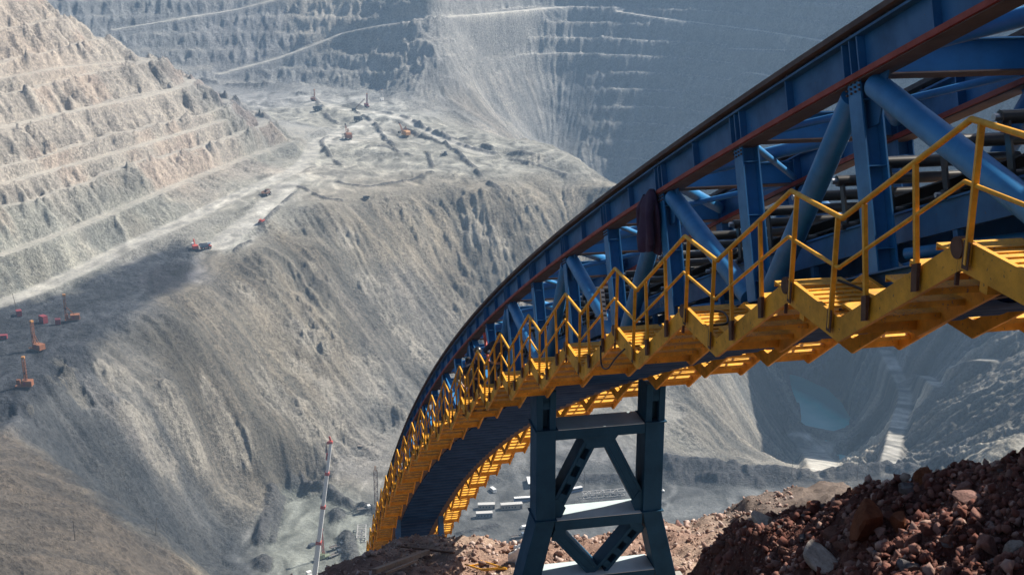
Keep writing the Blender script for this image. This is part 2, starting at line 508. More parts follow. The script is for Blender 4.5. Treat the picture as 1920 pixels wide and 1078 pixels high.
# streaks that run down every slope: noise smeared along the fall line
def sample(A, ai, aj):
    ai = np.clip(ai, 0, NA - 1.001); aj = np.clip(aj, 0, NR - 1.001)
    i, j = ai.astype(np.int32), aj.astype(np.int32)
    f, g = (ai - i).astype(np.float32), (aj - j).astype(np.float32)
    return (A[i, j] * (1 - f) + A[i + 1, j] * f) * (1 - g) + (A[i, j + 1] * (1 - f) + A[i + 1, j + 1] * f) * g
I0, J0 = np.meshgrid(np.arange(NA, dtype=np.float32), np.arange(NR, dtype=np.float32), indexing='ij')
di = (-gt / gs / (RR[None] * DAZ)).astype(np.float32)
dj = (-gr / gs / DRJ[None]).astype(np.float32)
def streak(lam, L, n, seed):
    src = gnoise(GX / lam, GY / lam, seed).astype(np.float32)
    acc, wsum = src.copy(), 1.0
    for sgn in (1, -1):
        ai, aj = I0.copy(), J0.copy()
        for k in range(n):
            a, b = sample(di, ai, aj), sample(dj, ai, aj)
            ai += sgn * a * L / n; aj += sgn * b * L / n
            acc += sample(src, ai, aj); wsum += 1
    return acc / wsum
S1 = streak(26.0, 85.0, 9, 21)
S2 = streak(9.0, 40.0, 8, 22)
S3 = streak(4.0, 20.0, 6, 23)
S1, S2, S3 = S1 / S1.std(), S2 / S2.std(), S3 / S3.std()
# rocky outcrops on the hillside
outcrop = smst(fbm(GX, GY, 130, 4, 41), .10, .38)
rock = ridged(GX + S1 * 2, GY + S2 * 1.0, 34, 5, 50)
rock = rock - rock.mean()
fine = fbm(GX, GY, 9, 3, 60)
wall_any = np.clip(left_wall + far_wall, 0, 1)
hill = slope_mask * (1 - wall_any)
_ow = fbm(GX, GY, 40, 3, 44) * 3.5 + S2 * .8
_oz = terrace(Z1, 11.0, .42, 0.0, _ow)
Z1 = Z1 + (_oz - Z1) * np.clip(hill * outcrop * .35, 0, 1)
amp = rough_mask * wall_any * 4.6 + hill * (.8 + 2.4 * outcrop) + .12
crag = ridged(GX + S2 * .8, GY + S2 * .5, 13, 4, 57)
crag = crag - crag.mean()
Z2 = Z1 + rock * amp * .55
Z2 += hill * (S1 * .28 * (.4 + outcrop) + S2 * .34 + S3 * .45 + fbm(GX, GY, 62, 4, 431) * 2.6) + crag * (hill * (.6 + 1.3 * outcrop) + rough_mask * wall_any * 2.0)
Z2 += (left_wall + .45 * far_wall * (1 - left_wall) * far_soft) * rough_mask * (S1 * 2.0 + S2 * 1.6 + S3 * .7)
# bedrock knobs that stick out of the scree
knob = np.zeros(GX.shape)
def z0_hit(u, v):
    return pit_hit(u, v, Z0)
for u, v, r in [(585,640,17),(560,690,13),(520,745,17),(565,775,20),(610,720,12),(330,770,18),(285,820,17),(400,760,14),(440,810,16),(700,530,15),(745,600,13),(790,650,15),(690,690,14),(890,425,17),(930,450,12),(460,540,10),(650,440,11),(1000,300,16),(200,700,13),(950,560,14),(640,800,12)]:
    p = z0_hit(u, v)
    w = r * (1 + .5 * fbm(GX, GY, 18, 3, 411))
    knob = np.maximum(knob, 1 - smst(np.hypot(GX - p[0], GY - p[1]), w * .55, w))
knob *= (1 - wall_any)
Z2 += knob * (.5 + crag * 1.1 + rock * .9 + S3 * .3)
Z2 += hill * fbm(GX, GY, 170, 2, 77) * 7.0
Z2 += fine * (.25 + .5 * rough_mask)
_up = smst(GY, 1040, 1120) * (1 - smst(np.hypot(GX, GY), 1500, 1600)) * smst(Z0, -262, -245) * (1 - wall_any) * smst(-GX, -140, -60)
Z2 += _up * (fbm(GX, GY, 75, 3, 201) * 4.5 + (ridged(GX, GY, 38, 4, 205) - 1.1) * 1.0)
rv = smst(GX, 215, 270) * smst(GY, 640, 760) * (1 - smst(GY, 1180, 1300)) * (1 - far_wall)
Z2 += rv * slope_mask * (S1 * 2.4 + S2 * 1.3 + S3 * .5 + crag * 1.0)
PZ = Z2
def road(pix, width, Z, cut=True, soft=6.0):
    """polyline on the ground; returns mask, and cuts the road into the slope"""
    pts = [pit_hit(u, v, Z) for u, v in pix]
    Q = []
    for a, b in zip(pts[:-1], pts[1:]):
        for k in range(6):
            Q.append(a + (b - a) * k / 6)
    Q.append(pts[-1])
    Q = np.array(Q)
    for _ in range(4):
        Q[1:-1] = (Q[:-2] + 2 * Q[1:-1] + Q[2:]) / 4
    lo, hi = Q[:, :2].min(0) - width * 2 - 20, Q[:, :2].max(0) + width * 2 + 20
    sel = np.nonzero((GX > lo[0]) & (GX < hi[0]) & (GY > lo[1]) & (GY < hi[1]))
    x, y = GX[sel], GY[sel]
    best = np.full(len(x), 1e9)
    ze = np.zeros(len(x))
    for a, b in zip(Q[:-1], Q[1:]):
        d = b[:2] - a[:2]
        t = np.clip(((x - a[0]) * d[0] + (y - a[1]) * d[1]) / (d @ d + 1e-9), 0, 1)
        h = np.hypot(x - a[0] - t * d[0], y - a[1] - t * d[1])
        m = h < best
        best[m] = h[m]
        ze[m] = a[2] + t[m] * (b[2] - a[2])
    mask = np.zeros(GX.shape)
    w = 1 - smst(best, width * .5, width * .5 + soft)
    mask[sel] = 1 - smst(best, width * .38, width * .62)
    if cut:
        Z[sel] = Z[sel] * (1 - w) + ze * w
    dist = np.full(GX.shape, 1e9)
    dist[sel] = best
    return mask, dist

flat_pad = smst(-gs, -.16, -.06)
# general calm ground on the benches and floor
track = fbm(GX * .25 + GY * .9, GY * .2 - GX * .75, 9, 3, 90)
PZ = PZ - (1 - hill) * (1 - wall_any) * (rock * .12 * .55 + fine * .15) + (1 - hill) * (1 - wall_any) * track * .12
roads = np.zeros(GX.shape)
for pix, w in [([(-60,592),(60,548),(150,508),(250,456),(330,422),(420,378),(490,346),(550,322),(578,300),(592,266),(640,250),(690,228)], 15),
               ([(405,462),(440,436),(500,390),(540,345)], 20),
               ([(415,138),(520,110),(600,80),(640,62),(720,46),(830,33),(1000,18),(1050,14)], 13),
               ([(215,56),(330,36),(440,20),(540,-6)], 8),
               ([(1660,658),(1692,718),(1700,745),(1683,800),(1668,865)], 11),
               ([(1160,22),(1220,31),(1300,42),(1440,60),(1560,80),(1700,112)], 7),
               ([(1370,92),(1470,94)], 6), ([(1370,150),(1400,133),(1480,152)], 8),
               ([(1690,722),(1730,700),(1760,722)], 9), ([(1790,690),(1830,672),(1870,676)], 9),
               ([(590,190),(640,205),(700,210),(760,222),(830,262),(920,290)], 13),
               ([(600,262),(640,272),(720,250)], 14),
               ([(1500,818),(1530,850),(1550,880)], 22)]:
    m, d = road(pix, w, PZ)
    roads = np.maximum(roads, m)
bench_road = np.zeros(GX.shape)
for pix, w in [([(0,240),(150,205),(280,180),(350,160),(358,150)], 8), ([(0,345),(150,305),(300,262),(420,225)], 7), ([(0,148),(120,125),(240,115)], 7), ([(0,478),(150,425),(300,360),(450,300),(540,268)], 8)]:
    m, d = road(pix, w, PZ, soft=4)
    bench_road = np.maximum(bench_road, m)
berms = np.zeros(GX.shape)
for pix, h, w in [([(490,1062),(487,1010),(505,955),(527,905),(560,893),(600,910),(645,945),(700,958)], 4.0, 6.5), ([(500,1065),(512,1010),(522,960),(540,915)], 1.6, 3.5),
                  ([(560,176),(586,180),(602,198),(613,222),(632,232)], 2.4, 4.5), ([(668,212),(690,222),(706,236),(722,262),(738,276)], 2.4, 4), ([(640,200),(700,206),(740,216),(775,226),(792,241),(830,256),(872,276),(930,290)], 2.6, 4.5),
                  ([(730,236),(770,248),(800,260),(842,276),(872,300),(892,326),(935,358)], 2.8, 4.5), ([(780,232),(830,252),(880,262),(920,280),(1000,290)], 2.2, 4), ([(660,252),(632,255),(602,262),(606,280),(622,296),(640,312)], 2.0, 3.5),
                  ([(660,290),(720,272),(745,285),(770,292)], 1.8, 3.5), ([(800,286),(810,310),(812,318)], 2.0, 3.5), ([(548,366),(520,392),(500,410),(484,436),(468,455),(440,470)], 1.6, 3), ([(600,330),(640,345),(690,352),(760,340),(810,322)], 1.3, 3),
                  ([(560,350),(600,372),(640,376)], 1.5, 3), ([(380,150),(430,160),(500,158)], 3, 6), ([(400,185),(440,200),(480,210)], 2.5, 5), ([(960,300),(1000,310),(1060,330)], 2, 4),
                  ([(1255,866),(1310,872),(1400,884),(1500,892),(1600,884),(1700,876),(1760,874)], 5.5, 13), ([(1260,885),(1340,897),(1420,905)], 3.0, 8),
                  ([(632,965),(640,985),(650,1010),(660,1060)], 5.0, 8), ([(860,912),(900,900),(950,893),(1000,883)], 3.0, 7),
                  ([(1040,885),(1120,900),(1230,890)], 2.5, 7), ([(1060,948),(1160,936),(1240,946)], 1.4, 5), ([(860,1000),(930,985)], 1, 3)]:
    m, d = road(pix, w, PZ, cut=False)
    bz = np.clip(1 - d / w, 0, 1)
    bz = bz * bz * (3 - 2 * bz) * smst(fbm(GX, GY, 26, 3, 39), -.45, .05)
    PZ = PZ + bz * h * (1 + .45 * fbm(GX, GY, 14, 3, 33)) + bz * fbm(GX, GY, 4, 2, 35) * .8
    berms = np.maximum(berms, smst(bz, .12, .45))

_lp = [at_z(u, v, -478.5)[:2] for u, v in [(1478,701),(1494,704),(1512,711),(1548,727),(1578,755),(1597,785),(1588,800),(1562,808),(1535,803),(1503,796),(1500,768),(1488,738)]]
_lm, _lw = region(_lp, 2.0), region(_lp, 26.0)
PZ = np.where(_lm > .5, np.minimum(PZ, -478.5 - 7 * smst(_lm, .5, 1) - .5), np.where(_lw > .05, np.maximum(PZ, -478.2 + 9 * (1 - np.clip(_lw * 2, 0, 1))), PZ))
bench_m = region([pit_hit(u, v)[:2] for u, v in [(-100,570),(60,565),(200,510),(300,470),(340,450),(372,476),(340,522),(285,560),(225,604),(165,652),(105,706),(55,750),(0,790),(-150,820)]], 6)
PZ = PZ + bench_m * (fbm(GX, GY, 7, 3, 421) * .55 + (ridged(GX, GY, 16, 3, 425) - 1.1) * .35)
# rock and soil colours, by place, with some shade and sunlight painted in
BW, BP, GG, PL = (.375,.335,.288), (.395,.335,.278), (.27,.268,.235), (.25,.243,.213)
DB, HI, HL, TA = (.10,.104,.112), (.152,.136,.111), (.212,.190,.153), (.105,.107,.108)  # bench and talus greys darkened, with cloud shadow painted in
BR, FL, PA, F2 = (.125,.104,.086), (.105,.107,.106), (.145,.152,.138), (.42,.385,.325)  # floor grey darkened too, as painted cloud shadow
RS, FW_SHADE, FW_LIT, DK = (.13,.124,.11), (.15,.16,.175), (.25,.245,.235), (.05,.052,.057)  # far wall: one shaded and one sunlit tone, light painted in
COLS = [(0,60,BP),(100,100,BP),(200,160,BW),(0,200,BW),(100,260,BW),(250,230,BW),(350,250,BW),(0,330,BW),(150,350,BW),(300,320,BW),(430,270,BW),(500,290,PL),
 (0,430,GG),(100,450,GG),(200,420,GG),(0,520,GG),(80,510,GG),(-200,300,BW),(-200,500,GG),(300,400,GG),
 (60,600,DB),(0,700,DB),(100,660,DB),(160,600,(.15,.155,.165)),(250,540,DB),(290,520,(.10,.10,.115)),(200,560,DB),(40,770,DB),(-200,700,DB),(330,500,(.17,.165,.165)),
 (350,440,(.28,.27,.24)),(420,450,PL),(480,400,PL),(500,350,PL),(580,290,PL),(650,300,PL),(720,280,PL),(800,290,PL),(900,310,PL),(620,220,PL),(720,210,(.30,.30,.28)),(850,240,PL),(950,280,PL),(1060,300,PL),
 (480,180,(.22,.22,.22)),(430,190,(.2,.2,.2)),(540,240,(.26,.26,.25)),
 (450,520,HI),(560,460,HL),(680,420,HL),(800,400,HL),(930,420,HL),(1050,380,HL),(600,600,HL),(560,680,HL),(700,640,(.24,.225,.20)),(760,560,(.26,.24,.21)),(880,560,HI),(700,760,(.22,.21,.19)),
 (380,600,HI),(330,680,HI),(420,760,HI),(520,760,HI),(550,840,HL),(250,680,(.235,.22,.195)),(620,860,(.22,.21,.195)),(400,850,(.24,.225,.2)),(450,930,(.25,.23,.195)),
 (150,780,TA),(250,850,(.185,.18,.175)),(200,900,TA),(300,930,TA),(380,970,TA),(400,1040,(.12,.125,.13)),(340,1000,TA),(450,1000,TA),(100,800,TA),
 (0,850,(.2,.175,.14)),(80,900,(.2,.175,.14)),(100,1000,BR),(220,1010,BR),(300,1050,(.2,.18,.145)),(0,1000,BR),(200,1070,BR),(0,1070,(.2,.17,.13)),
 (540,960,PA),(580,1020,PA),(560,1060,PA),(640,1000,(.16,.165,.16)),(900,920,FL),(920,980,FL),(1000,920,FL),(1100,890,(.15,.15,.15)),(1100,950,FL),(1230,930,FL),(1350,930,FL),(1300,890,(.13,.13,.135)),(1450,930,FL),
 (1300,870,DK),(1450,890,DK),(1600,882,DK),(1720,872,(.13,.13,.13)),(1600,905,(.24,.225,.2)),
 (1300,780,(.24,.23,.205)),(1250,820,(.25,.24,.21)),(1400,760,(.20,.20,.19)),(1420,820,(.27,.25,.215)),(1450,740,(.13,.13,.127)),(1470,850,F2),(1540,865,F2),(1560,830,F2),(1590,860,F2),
 (1560,690,(.08,.085,.09)),(1620,720,(.075,.08,.085)),(1640,790,(.13,.12,.105)),(1650,840,(.10,.098,.095)),(1690,790,F2),(1730,770,(.08,.083,.085)),(1800,700,RS),(1850,760,RS),(1880,830,(.29,.27,.225)),(1800,840,RS),(1750,840,(.2,.19,.175)),  # slopes right of the lake darkened, their shade painted into the colour
 (1700,650,FW_SHADE),(1850,630,FW_SHADE),(1000,150,FW_LIT),(1000,250,FW_LIT),(1100,200,FW_SHADE),(1200,100,FW_SHADE),(1200,300,FW_SHADE),(1500,50,FW_SHADE),(1400,150,FW_SHADE),(1700,120,FW_SHADE),(1900,150,FW_SHADE),
 (920,120,FW_LIT),(850,150,FW_LIT),(760,100,FW_LIT),(650,120,(.24,.24,.235)),(600,30,(.33,.31,.28)),(760,20,FW_LIT),(450,80,(.22,.22,.225)),(300,60,(.2,.205,.21)),(200,30,(.2,.205,.21)),(550,130,(.2,.205,.21)),(880,200,(.33,.31,.28)),(700,150,(.27,.27,.26))]  # far walls: bluish shade and sunlight painted as colour
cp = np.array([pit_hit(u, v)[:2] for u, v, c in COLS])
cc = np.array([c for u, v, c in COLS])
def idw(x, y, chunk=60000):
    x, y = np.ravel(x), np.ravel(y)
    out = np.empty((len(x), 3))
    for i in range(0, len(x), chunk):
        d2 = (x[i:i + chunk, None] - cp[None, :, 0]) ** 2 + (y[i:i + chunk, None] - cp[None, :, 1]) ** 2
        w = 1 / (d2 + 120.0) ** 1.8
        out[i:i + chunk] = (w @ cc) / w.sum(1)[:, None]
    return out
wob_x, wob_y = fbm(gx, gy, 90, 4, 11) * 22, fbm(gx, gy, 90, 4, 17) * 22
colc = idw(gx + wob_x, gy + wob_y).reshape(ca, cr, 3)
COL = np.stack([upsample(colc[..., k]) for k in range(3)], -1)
gt2, gr2, gs2 = slope_of(PZ)
# bench treads carry pale dust, far ones painted sunlight too; faces show fresh rock with pink and grey beds
tread_m = wall_any * (1 - smst(gs2, .25, .6))
beds = fbm(GX * .4, PZ * 3 + GY * .1, 40, 3, 71)
pink = smst(fbm(GX, GY, 70, 3, 72), .15, .5) * left_wall * smst(gs2, .4, .8)
grey = smst(fbm(GX, GY, 120, 5, 73) + .25 * S1, .0, .55)
COL = COL * (1 + .16 * np.clip(beds, -1, 1) * wall_any * rough_mask)[..., None]
COL = COL * (1 - .40 * (grey * hill)[..., None]) 
COL = COL + (np.array([.03, .0, -.012])[None, None] * pink[..., None])
COL = COL * (1 + (.13 * S1 + .07 * S2)[..., None] * .8 * (hill * .9)[..., None])
COL = COL * (1 + .06 * (S2 * rough_mask * wall_any)[..., None])
COL = COL * (1 + .10 * (track * (1 - hill) * (1 - wall_any))[..., None])
def soil(pix, c, soft=5.0, amt=1.0):
    pts = [pit_hit(u, v)[:2] for u, v in pix]
    lerp(np.clip(region(pts, soft) + .35 * fbm(GX, GY, 16, 3, 91) * (region(pts, soft * 3) > 0) * (region(pts, soft * 3) < 1), 0, 1) * amt, c)
def lerp(m, c):
    global COL
    COL = COL * (1 - m[..., None]) + np.array(c)[None, None] * m[..., None]
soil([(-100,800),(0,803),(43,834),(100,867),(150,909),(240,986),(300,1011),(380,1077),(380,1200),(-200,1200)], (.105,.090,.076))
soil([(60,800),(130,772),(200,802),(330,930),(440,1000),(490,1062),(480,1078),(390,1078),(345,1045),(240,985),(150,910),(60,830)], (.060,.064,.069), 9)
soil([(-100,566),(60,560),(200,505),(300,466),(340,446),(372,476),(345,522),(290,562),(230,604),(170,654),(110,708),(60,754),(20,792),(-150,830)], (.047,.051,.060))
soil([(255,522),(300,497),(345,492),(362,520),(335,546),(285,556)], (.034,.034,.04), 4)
soil([(400,462),(440,430),(500,385),(545,345),(572,330),(537,375),(502,412),(460,466),(422,476)], (.31,.305,.275), 3)
soil([(500,1062),(497,1010),(512,955),(530,908),(560,897),(600,914),(645,948),(700,962),(700,1040),(660,1078),(520,1078)], (.165,.175,.158), 3)
soil([(700,945),(860,915),(950,890),(1100,870),(1250,866),(1400,905),(1700,890),(1700,1000),(1250,1010),(700,1040)], (.088,.091,.092), 6)
soil([(1230,945),(1320,925),(1440,915),(1480,925),(1420,945),(1240,985)], (.13,.135,.135), 4)
soil([(1240,850),(1350,868),(1480,886),(1540,888),(1640,872),(1760,868),(1760,890),(1600,900),(1480,906),(1340,905),(1240,890)], (.045,.047,.052), 4)
soil([(1478,852),(1500,835),(1520,815),(1560,815),(1590,830),(1605,865),(1560,890),(1490,882)], (.42,.385,.325), 4)
swirl = fbm(GX * .9 + fbm(GX, GY, 40, 2, 95) * 14, GY * .35, 9, 3, 96) * (gs < .2)
COL = COL * (1 + .55 * np.clip(swirl, -1, 1.2) * (1 - wall_any))[..., None]
trk = np.abs(gnoise((GX * .95 + GY * .3 + fbm(GX, GY, 80, 2, 311) * 30) / 22, GY * 0 + GX * .004, 312))
trk = (1 - smst(trk, .02, .10)) * smst(fbm(GX, GY, 60, 2, 313), -.1, .3) * (gs < .16) * (1 - wall_any)
COL = COL * (1 + .35 * trk)[..., None]
# hill: beds of pale tan scree between grey ones, drawn out down the slope
band = np.clip(.5 + .32 * S1 + .22 * S2 + .8 * fbm(GX, GY, 110, 3, 97), 0, 1) * hill
COL = COL * (1 + .34 * (band - .5 * hill))[..., None] * (1 + np.array([.05, .0, -.06])[None, None] * (band - .5 * hill)[..., None])
pale = smst(outcrop * (rock > .25), .3, .9) * hill
lerp(pale * .4, (.27, .25, .21))
lerp(np.clip(knob * (.8 + .5 * crag), 0, 1) * .7, (.34, .315, .27))
lerp(tread_m * .45, (.34, .32, .28))
lerp(tread_m * far_wall * .38 * smst(GX, -150, 50), (.38, .375, .36))  # far treads lightened again to paint in sunlit bench flats
lerp(bench_road * .4 * smst(fbm(GX, GY, 50, 3, 401), -.3, .2), (.40, .375, .33))
lum = np.clip(COL.mean(-1), .12, .4)
COL = COL * (1 - .75 * roads[..., None]) + (np.array((1.16, 1.12, 1.02))[None, None] * (lum * .55 + .19)[..., None]) * (.75 * roads[..., None])
COL = COL * (1 + .38 * np.clip(fbm(GX, GY, 12, 4, 441), -1, 1) * roads)[..., None]
COL = COL * (1 + .22 * np.clip(S1 + S2, -2, 2) * rv * slope_mask)[..., None]
lerp(berms * .75, (.085, .085, .09))
COL = np.clip(COL * .90, .02, .6)
ALPHA = np.clip(smst(gs2, .08, .35) * (.6 + .4 * smst(fbm(GX, GY, 45, 3, 301), -.25, .3)) + berms + .10 + .7 * bench_m, 0, 1) * (1 - .8 * roads)

V = np.stack([GX, GY, PZ], -1).reshape(-1, 3)
ii, jj = np.meshgrid(np.arange(NA - 1), np.arange(NR - 1), indexing='ij')
k0 = (ii * NR + jj).ravel()
F4 = np.stack([k0, k0 + 1, k0 + NR + 1, k0 + NR], -1)[:, ::-1]

def ground_mat(name, attr, sc1, bump_d, speck=.25, stone=1.2):
    m, nt, b = new_mat(name)
    a = nt.nodes.new('ShaderNodeAttribute')
    a.attribute_name = attr
    n1 = noise(nt, sc1, 6, .7)
    n2 = noise(nt, sc1 * 7, 4, .7)
    c = mixc(nt, .55, a.outputs['Color'], ramp(nt, n1, [(.28, (.62, .62, .64)), (.5, (1, 1, 1)), (.75, (1.3, 1.27, 1.22))]), 'MULTIPLY')
    c = mixc(nt, .7, c, ramp(nt, n2, [(.3, (.6, .6, .6)), (.52, (1, 1, 1)), (.72, (1.5, 1.48, 1.45))]), 'MULTIPLY')
    t = nt.nodes.new('ShaderNodeTexCoord')
    vo = nt.nodes.new('ShaderNodeTexVoronoi')
    vo.inputs['Scale'].default_value = stone
    nt.links.new(t.outputs['Object'], vo.inputs['Vector'])
    sp_ = nt.nodes.new('ShaderNodeMath')
    sp_.operation = 'MULTIPLY'
    sp_.inputs[1].default_value = speck
    nt.links.new(a.outputs['Alpha'], sp_.inputs[0])
    c = mixc(nt, sp_.outputs[0], c, ramp(nt, vo.outputs['Color'], [(.0, (.45, .45, .47)), (.55, (1, 1, 1)), (.95, (1.2, 1.2, 1.18)), (1, (1.9, 1.9, 1.9))]), 'MULTIPLY')
    nt.links.new(c, b.inputs['Base Color'])
    b.inputs['Roughness'].default_value = .95
    b.inputs['Specular IOR Level'].default_value = .15
    add = nt.nodes.new('ShaderNodeMath')
    add.operation = 'ADD'
    nt.links.new(n1, add.inputs[0])
    nt.links.new(n2, add.inputs[1])
    n3 = noise(nt, sc1 * 26, 3, .7)
    add2 = nt.nodes.new('ShaderNodeMath')
    add2.operation = 'MULTIPLY_ADD'
    nt.links.new(n3, add2.inputs[0])
    add2.inputs[1].default_value = .35
    nt.links.new(add.outputs[0], add2.inputs[2])
    bump(nt, b, add2.outputs[0], 1.0, bump_d)
    bn = b.inputs['Normal'].links[0].from_node
    mr = nt.nodes.new('ShaderNodeMath')
    mr.operation = 'MULTIPLY_ADD'
    mr.inputs[1].default_value, mr.inputs[2].default_value = .75, .25
    nt.links.new(a.outputs['Alpha'], mr.inputs[0])
    nt.links.new(mr.outputs[0], bn.inputs['Strength'])
    return m
M['pit'] = ground_mat('pit_rock', 'soil', .07, 2.6, .8, .55)
terrain = mesh_np('terrain', V, F4, M['pit'], True)
att = terrain.data.color_attributes.new('soil', 'FLOAT_COLOR', 'POINT')
att.data.foreach_set('color', np.concatenate([COL.reshape(-1, 3), ALPHA.reshape(-1, 1)], 1).astype(np.float32).ravel())
tag(terrain, 'terraced open pit of pale grey rock with benches, slopes and a flat floor', None, None, 'structure')

# ------------------------------------------------------------------ the lake in the pit bottom
LZ = -478.5
m, nt, b = new_mat('lake_water')
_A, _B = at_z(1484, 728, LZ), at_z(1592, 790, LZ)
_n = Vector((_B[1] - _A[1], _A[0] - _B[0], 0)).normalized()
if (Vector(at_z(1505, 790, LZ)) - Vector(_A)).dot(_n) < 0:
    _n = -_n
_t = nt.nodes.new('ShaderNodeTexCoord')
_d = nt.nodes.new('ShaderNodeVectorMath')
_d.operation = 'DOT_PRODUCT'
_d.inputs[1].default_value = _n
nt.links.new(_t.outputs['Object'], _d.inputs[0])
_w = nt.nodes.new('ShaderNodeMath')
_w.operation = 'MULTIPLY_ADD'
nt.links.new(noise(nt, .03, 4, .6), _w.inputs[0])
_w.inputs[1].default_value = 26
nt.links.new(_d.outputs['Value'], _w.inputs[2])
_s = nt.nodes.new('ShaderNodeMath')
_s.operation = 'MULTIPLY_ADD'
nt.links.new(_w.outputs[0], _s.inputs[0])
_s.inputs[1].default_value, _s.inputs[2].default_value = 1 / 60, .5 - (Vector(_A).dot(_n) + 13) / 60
nt.links.new(ramp(nt, _s.outputs[0], [(.40, (.0, .17, .19)), (.60, (.03, .36, .38)), (.98, (.30, .60, .60))]), b.inputs['Base Color'])  # paler side: bright reflection painted into the water colour
b.inputs['Roughness'].default_value = .06
b.inputs['IOR'].default_value = 1.33
bump(nt, b, noise(nt, .5, 3, .6), .06, .3)
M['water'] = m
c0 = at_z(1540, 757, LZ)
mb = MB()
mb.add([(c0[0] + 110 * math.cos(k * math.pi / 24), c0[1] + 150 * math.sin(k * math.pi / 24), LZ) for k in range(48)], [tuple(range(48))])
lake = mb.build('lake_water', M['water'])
tag(lake, 'small turquoise lake in the bottom of the pit', None, None, 'structure')
# ------------------------------------------------------------------ the conveyor bridge
# own frame: s along the plan line (away from the camera), D across it, z up
BA = R(-11.5)
BU, BN = Vector((math.sin(BA), math.cos(BA), 0)), Vector((math.cos(BA), -math.sin(BA), 0))
def bw(s, D, z):
    return (BU.x * s + BN.x * D, BU.y * s + BN.y * D, z)
ZC = (-1.853e-5, -9.643e-4, -.36539, .36547)
def zb(s):
    return ((ZC[0] * s + ZC[1]) * s + ZC[2]) * s + ZC[3]
def dzb(s):
    return (3 * ZC[0] * s + 2 * ZC[1]) * s + ZC[2]
_ss = np.linspace(-12, 96, 5401)
_aa = np.concatenate([[0], np.cumsum(np.hypot(np.diff(_ss), np.diff(zb(_ss))))])
S0 = 13.15
A0 = float(np.interp(S0, _ss, _aa))
PAN = 3.83
def s_at(a):
    return float(np.interp(a + A0, _aa, _ss))
def bh(a, D, h):
    """arc a along the bottom chord, D across, h square to the chord"""
    s = s_at(a)
    p = math.atan(-dzb(s))
    return bw(s + h * math.sin(p), D, zb(s) + h * math.cos(p))
DL, DR, HT = 7.0, 9.8, 3.26
KN, KF = -5, 24          # panels, near and far
A_N, A_F = KN * PAN, KF * PAN
def arc_range(a0, a1, step=1.2):
    n = max(1, int(math.ceil((a1 - a0) / step)))
    return [a0 + (a1 - a0) * i / n for i in range(n + 1)]
def strip(mb, D0, D1, h0, h1, a0=None, a1=None, step=1.2):
    """closed box section swept along the bridge"""
    st = arc_range(A_N if a0 is None else a0, A_F if a1 is None else a1, step)
    vs = []
    for a in st:
        vs += [bh(a, D0, h0), bh(a, D1, h0), bh(a, D1, h1), bh(a, D0, h1)]
    n = len(st)
    fs = [(3, 2, 1, 0), tuple(4 * (n - 1) + k for k in range(4))]
    for i in range(n - 1):
        for k in range(4):
            fs.append((4 * i + k, 4 * i + (k + 1) % 4, 4 * i + 4 + (k + 1) % 4, 4 * i + 4 + k))
    mb.add(vs, fs)
bridge = empty('conveyor_bridge', bw(S0, (DL + DR) / 2, zb(S0)), -BA,
               'long curved blue steel truss bridge carrying a conveyor and yellow stairs down into the pit', 'conveyor')
bridge.rotation_euler = (0, 0, 0)
BO = Vector(bridge.location)
def bbuild(mb, name, mat, parent=None, bevel=0.0):
    """builds world-space shapes as a part of the bridge"""
    mb.v = [tuple(Vector(p) - BO) for p in mb.v]
    return mb.build(name, mat, parent or bridge, bevel)
def BX():
    return MB()
def bbox(mb, a0, a1, D0, D1, h0, h1):
    mb.hexa([bh(a0, D0, h0), bh(a1, D0, h0), bh(a1, D1, h0), bh(a0, D1, h0), bh(a0, D0, h1), bh(a1, D0, h1), bh(a1, D1, h1), bh(a0, D1, h1)])

for side, D in (('l', DL), ('r', DR)):
    o = 1 if side == 'l' else -1          # towards the inside of the bridge
    a, b = (D, D + .30) if o > 0 else (D - .30, D)
    w0, w1 = (D + .12, D + .15) if o > 0 else (D - .15, D - .12)
    # top chord: deep I girder
    mb = BX()
    strip(mb, w0, w1, HT - .46, HT - .03)
    strip(mb, a, b, HT - .03, HT + .0)
    for k in range(KN, KF):
        for t in (0.0, .09, .18, .5):
            c = k * PAN + t * PAN * (1 if t == .5 else 1) - .0
            c = k * PAN + (t - .09 if t < .3 else t) * (2.2 if t < .3 else PAN)
            bbox(mb, c, c + .03, a + .02, b - .02, HT - .457, HT - .032)
    top = bbuild(mb, 'top_chord', M['blue'])
    mb = BX()
    strip(mb, a - .03, b + .03, HT - .53, HT - .463)
    fl = bbuild(mb, 'bottom_flange', M['red_edge'], top)
    tag(fl, 'red primed lower flange of the blue girder')
    mb = BX()
    strip(mb, a + .006, b - .006, HT - .55, HT - .533)
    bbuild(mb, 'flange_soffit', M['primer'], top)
    # cable tray above the chord
    mb = BX()
    strip(mb, a - .06, a - .03, HT + .05, HT + .12)
    strip(mb, a - .03, b + .06, HT + .05, HT + .062)
    for k in range(KN * 4, KF * 4):
        bbox(mb, k * PAN / 4, k * PAN / 4 + .05, a + .05, b - .05, HT + .002, HT + .049)
    tray = bbuild(mb, 'cable_tray', M['primer'])
    mb = BX()
    for j in range(3):
        mb.tube([bh(x, a + .05 + .09 * j, HT + .09) for x in arc_range(A_N, A_F, 2)], .028, 6)
    bbuild(mb, 'cable', M['rubber'], tray)
    # bottom chord
    mb = BX()
    strip(mb, w0, w1, .02, .42)
    strip(mb, a, b, .0, .02)
    strip(mb, a, b, .42, .44)
    bc = bbuild(mb, 'bottom_chord', M['blue'])
    mb = BX()
    strip(mb, a - .01, b + .01, -.05, -.003)
    bbuild(mb, 'chord_soffit', M['primer'], bc)

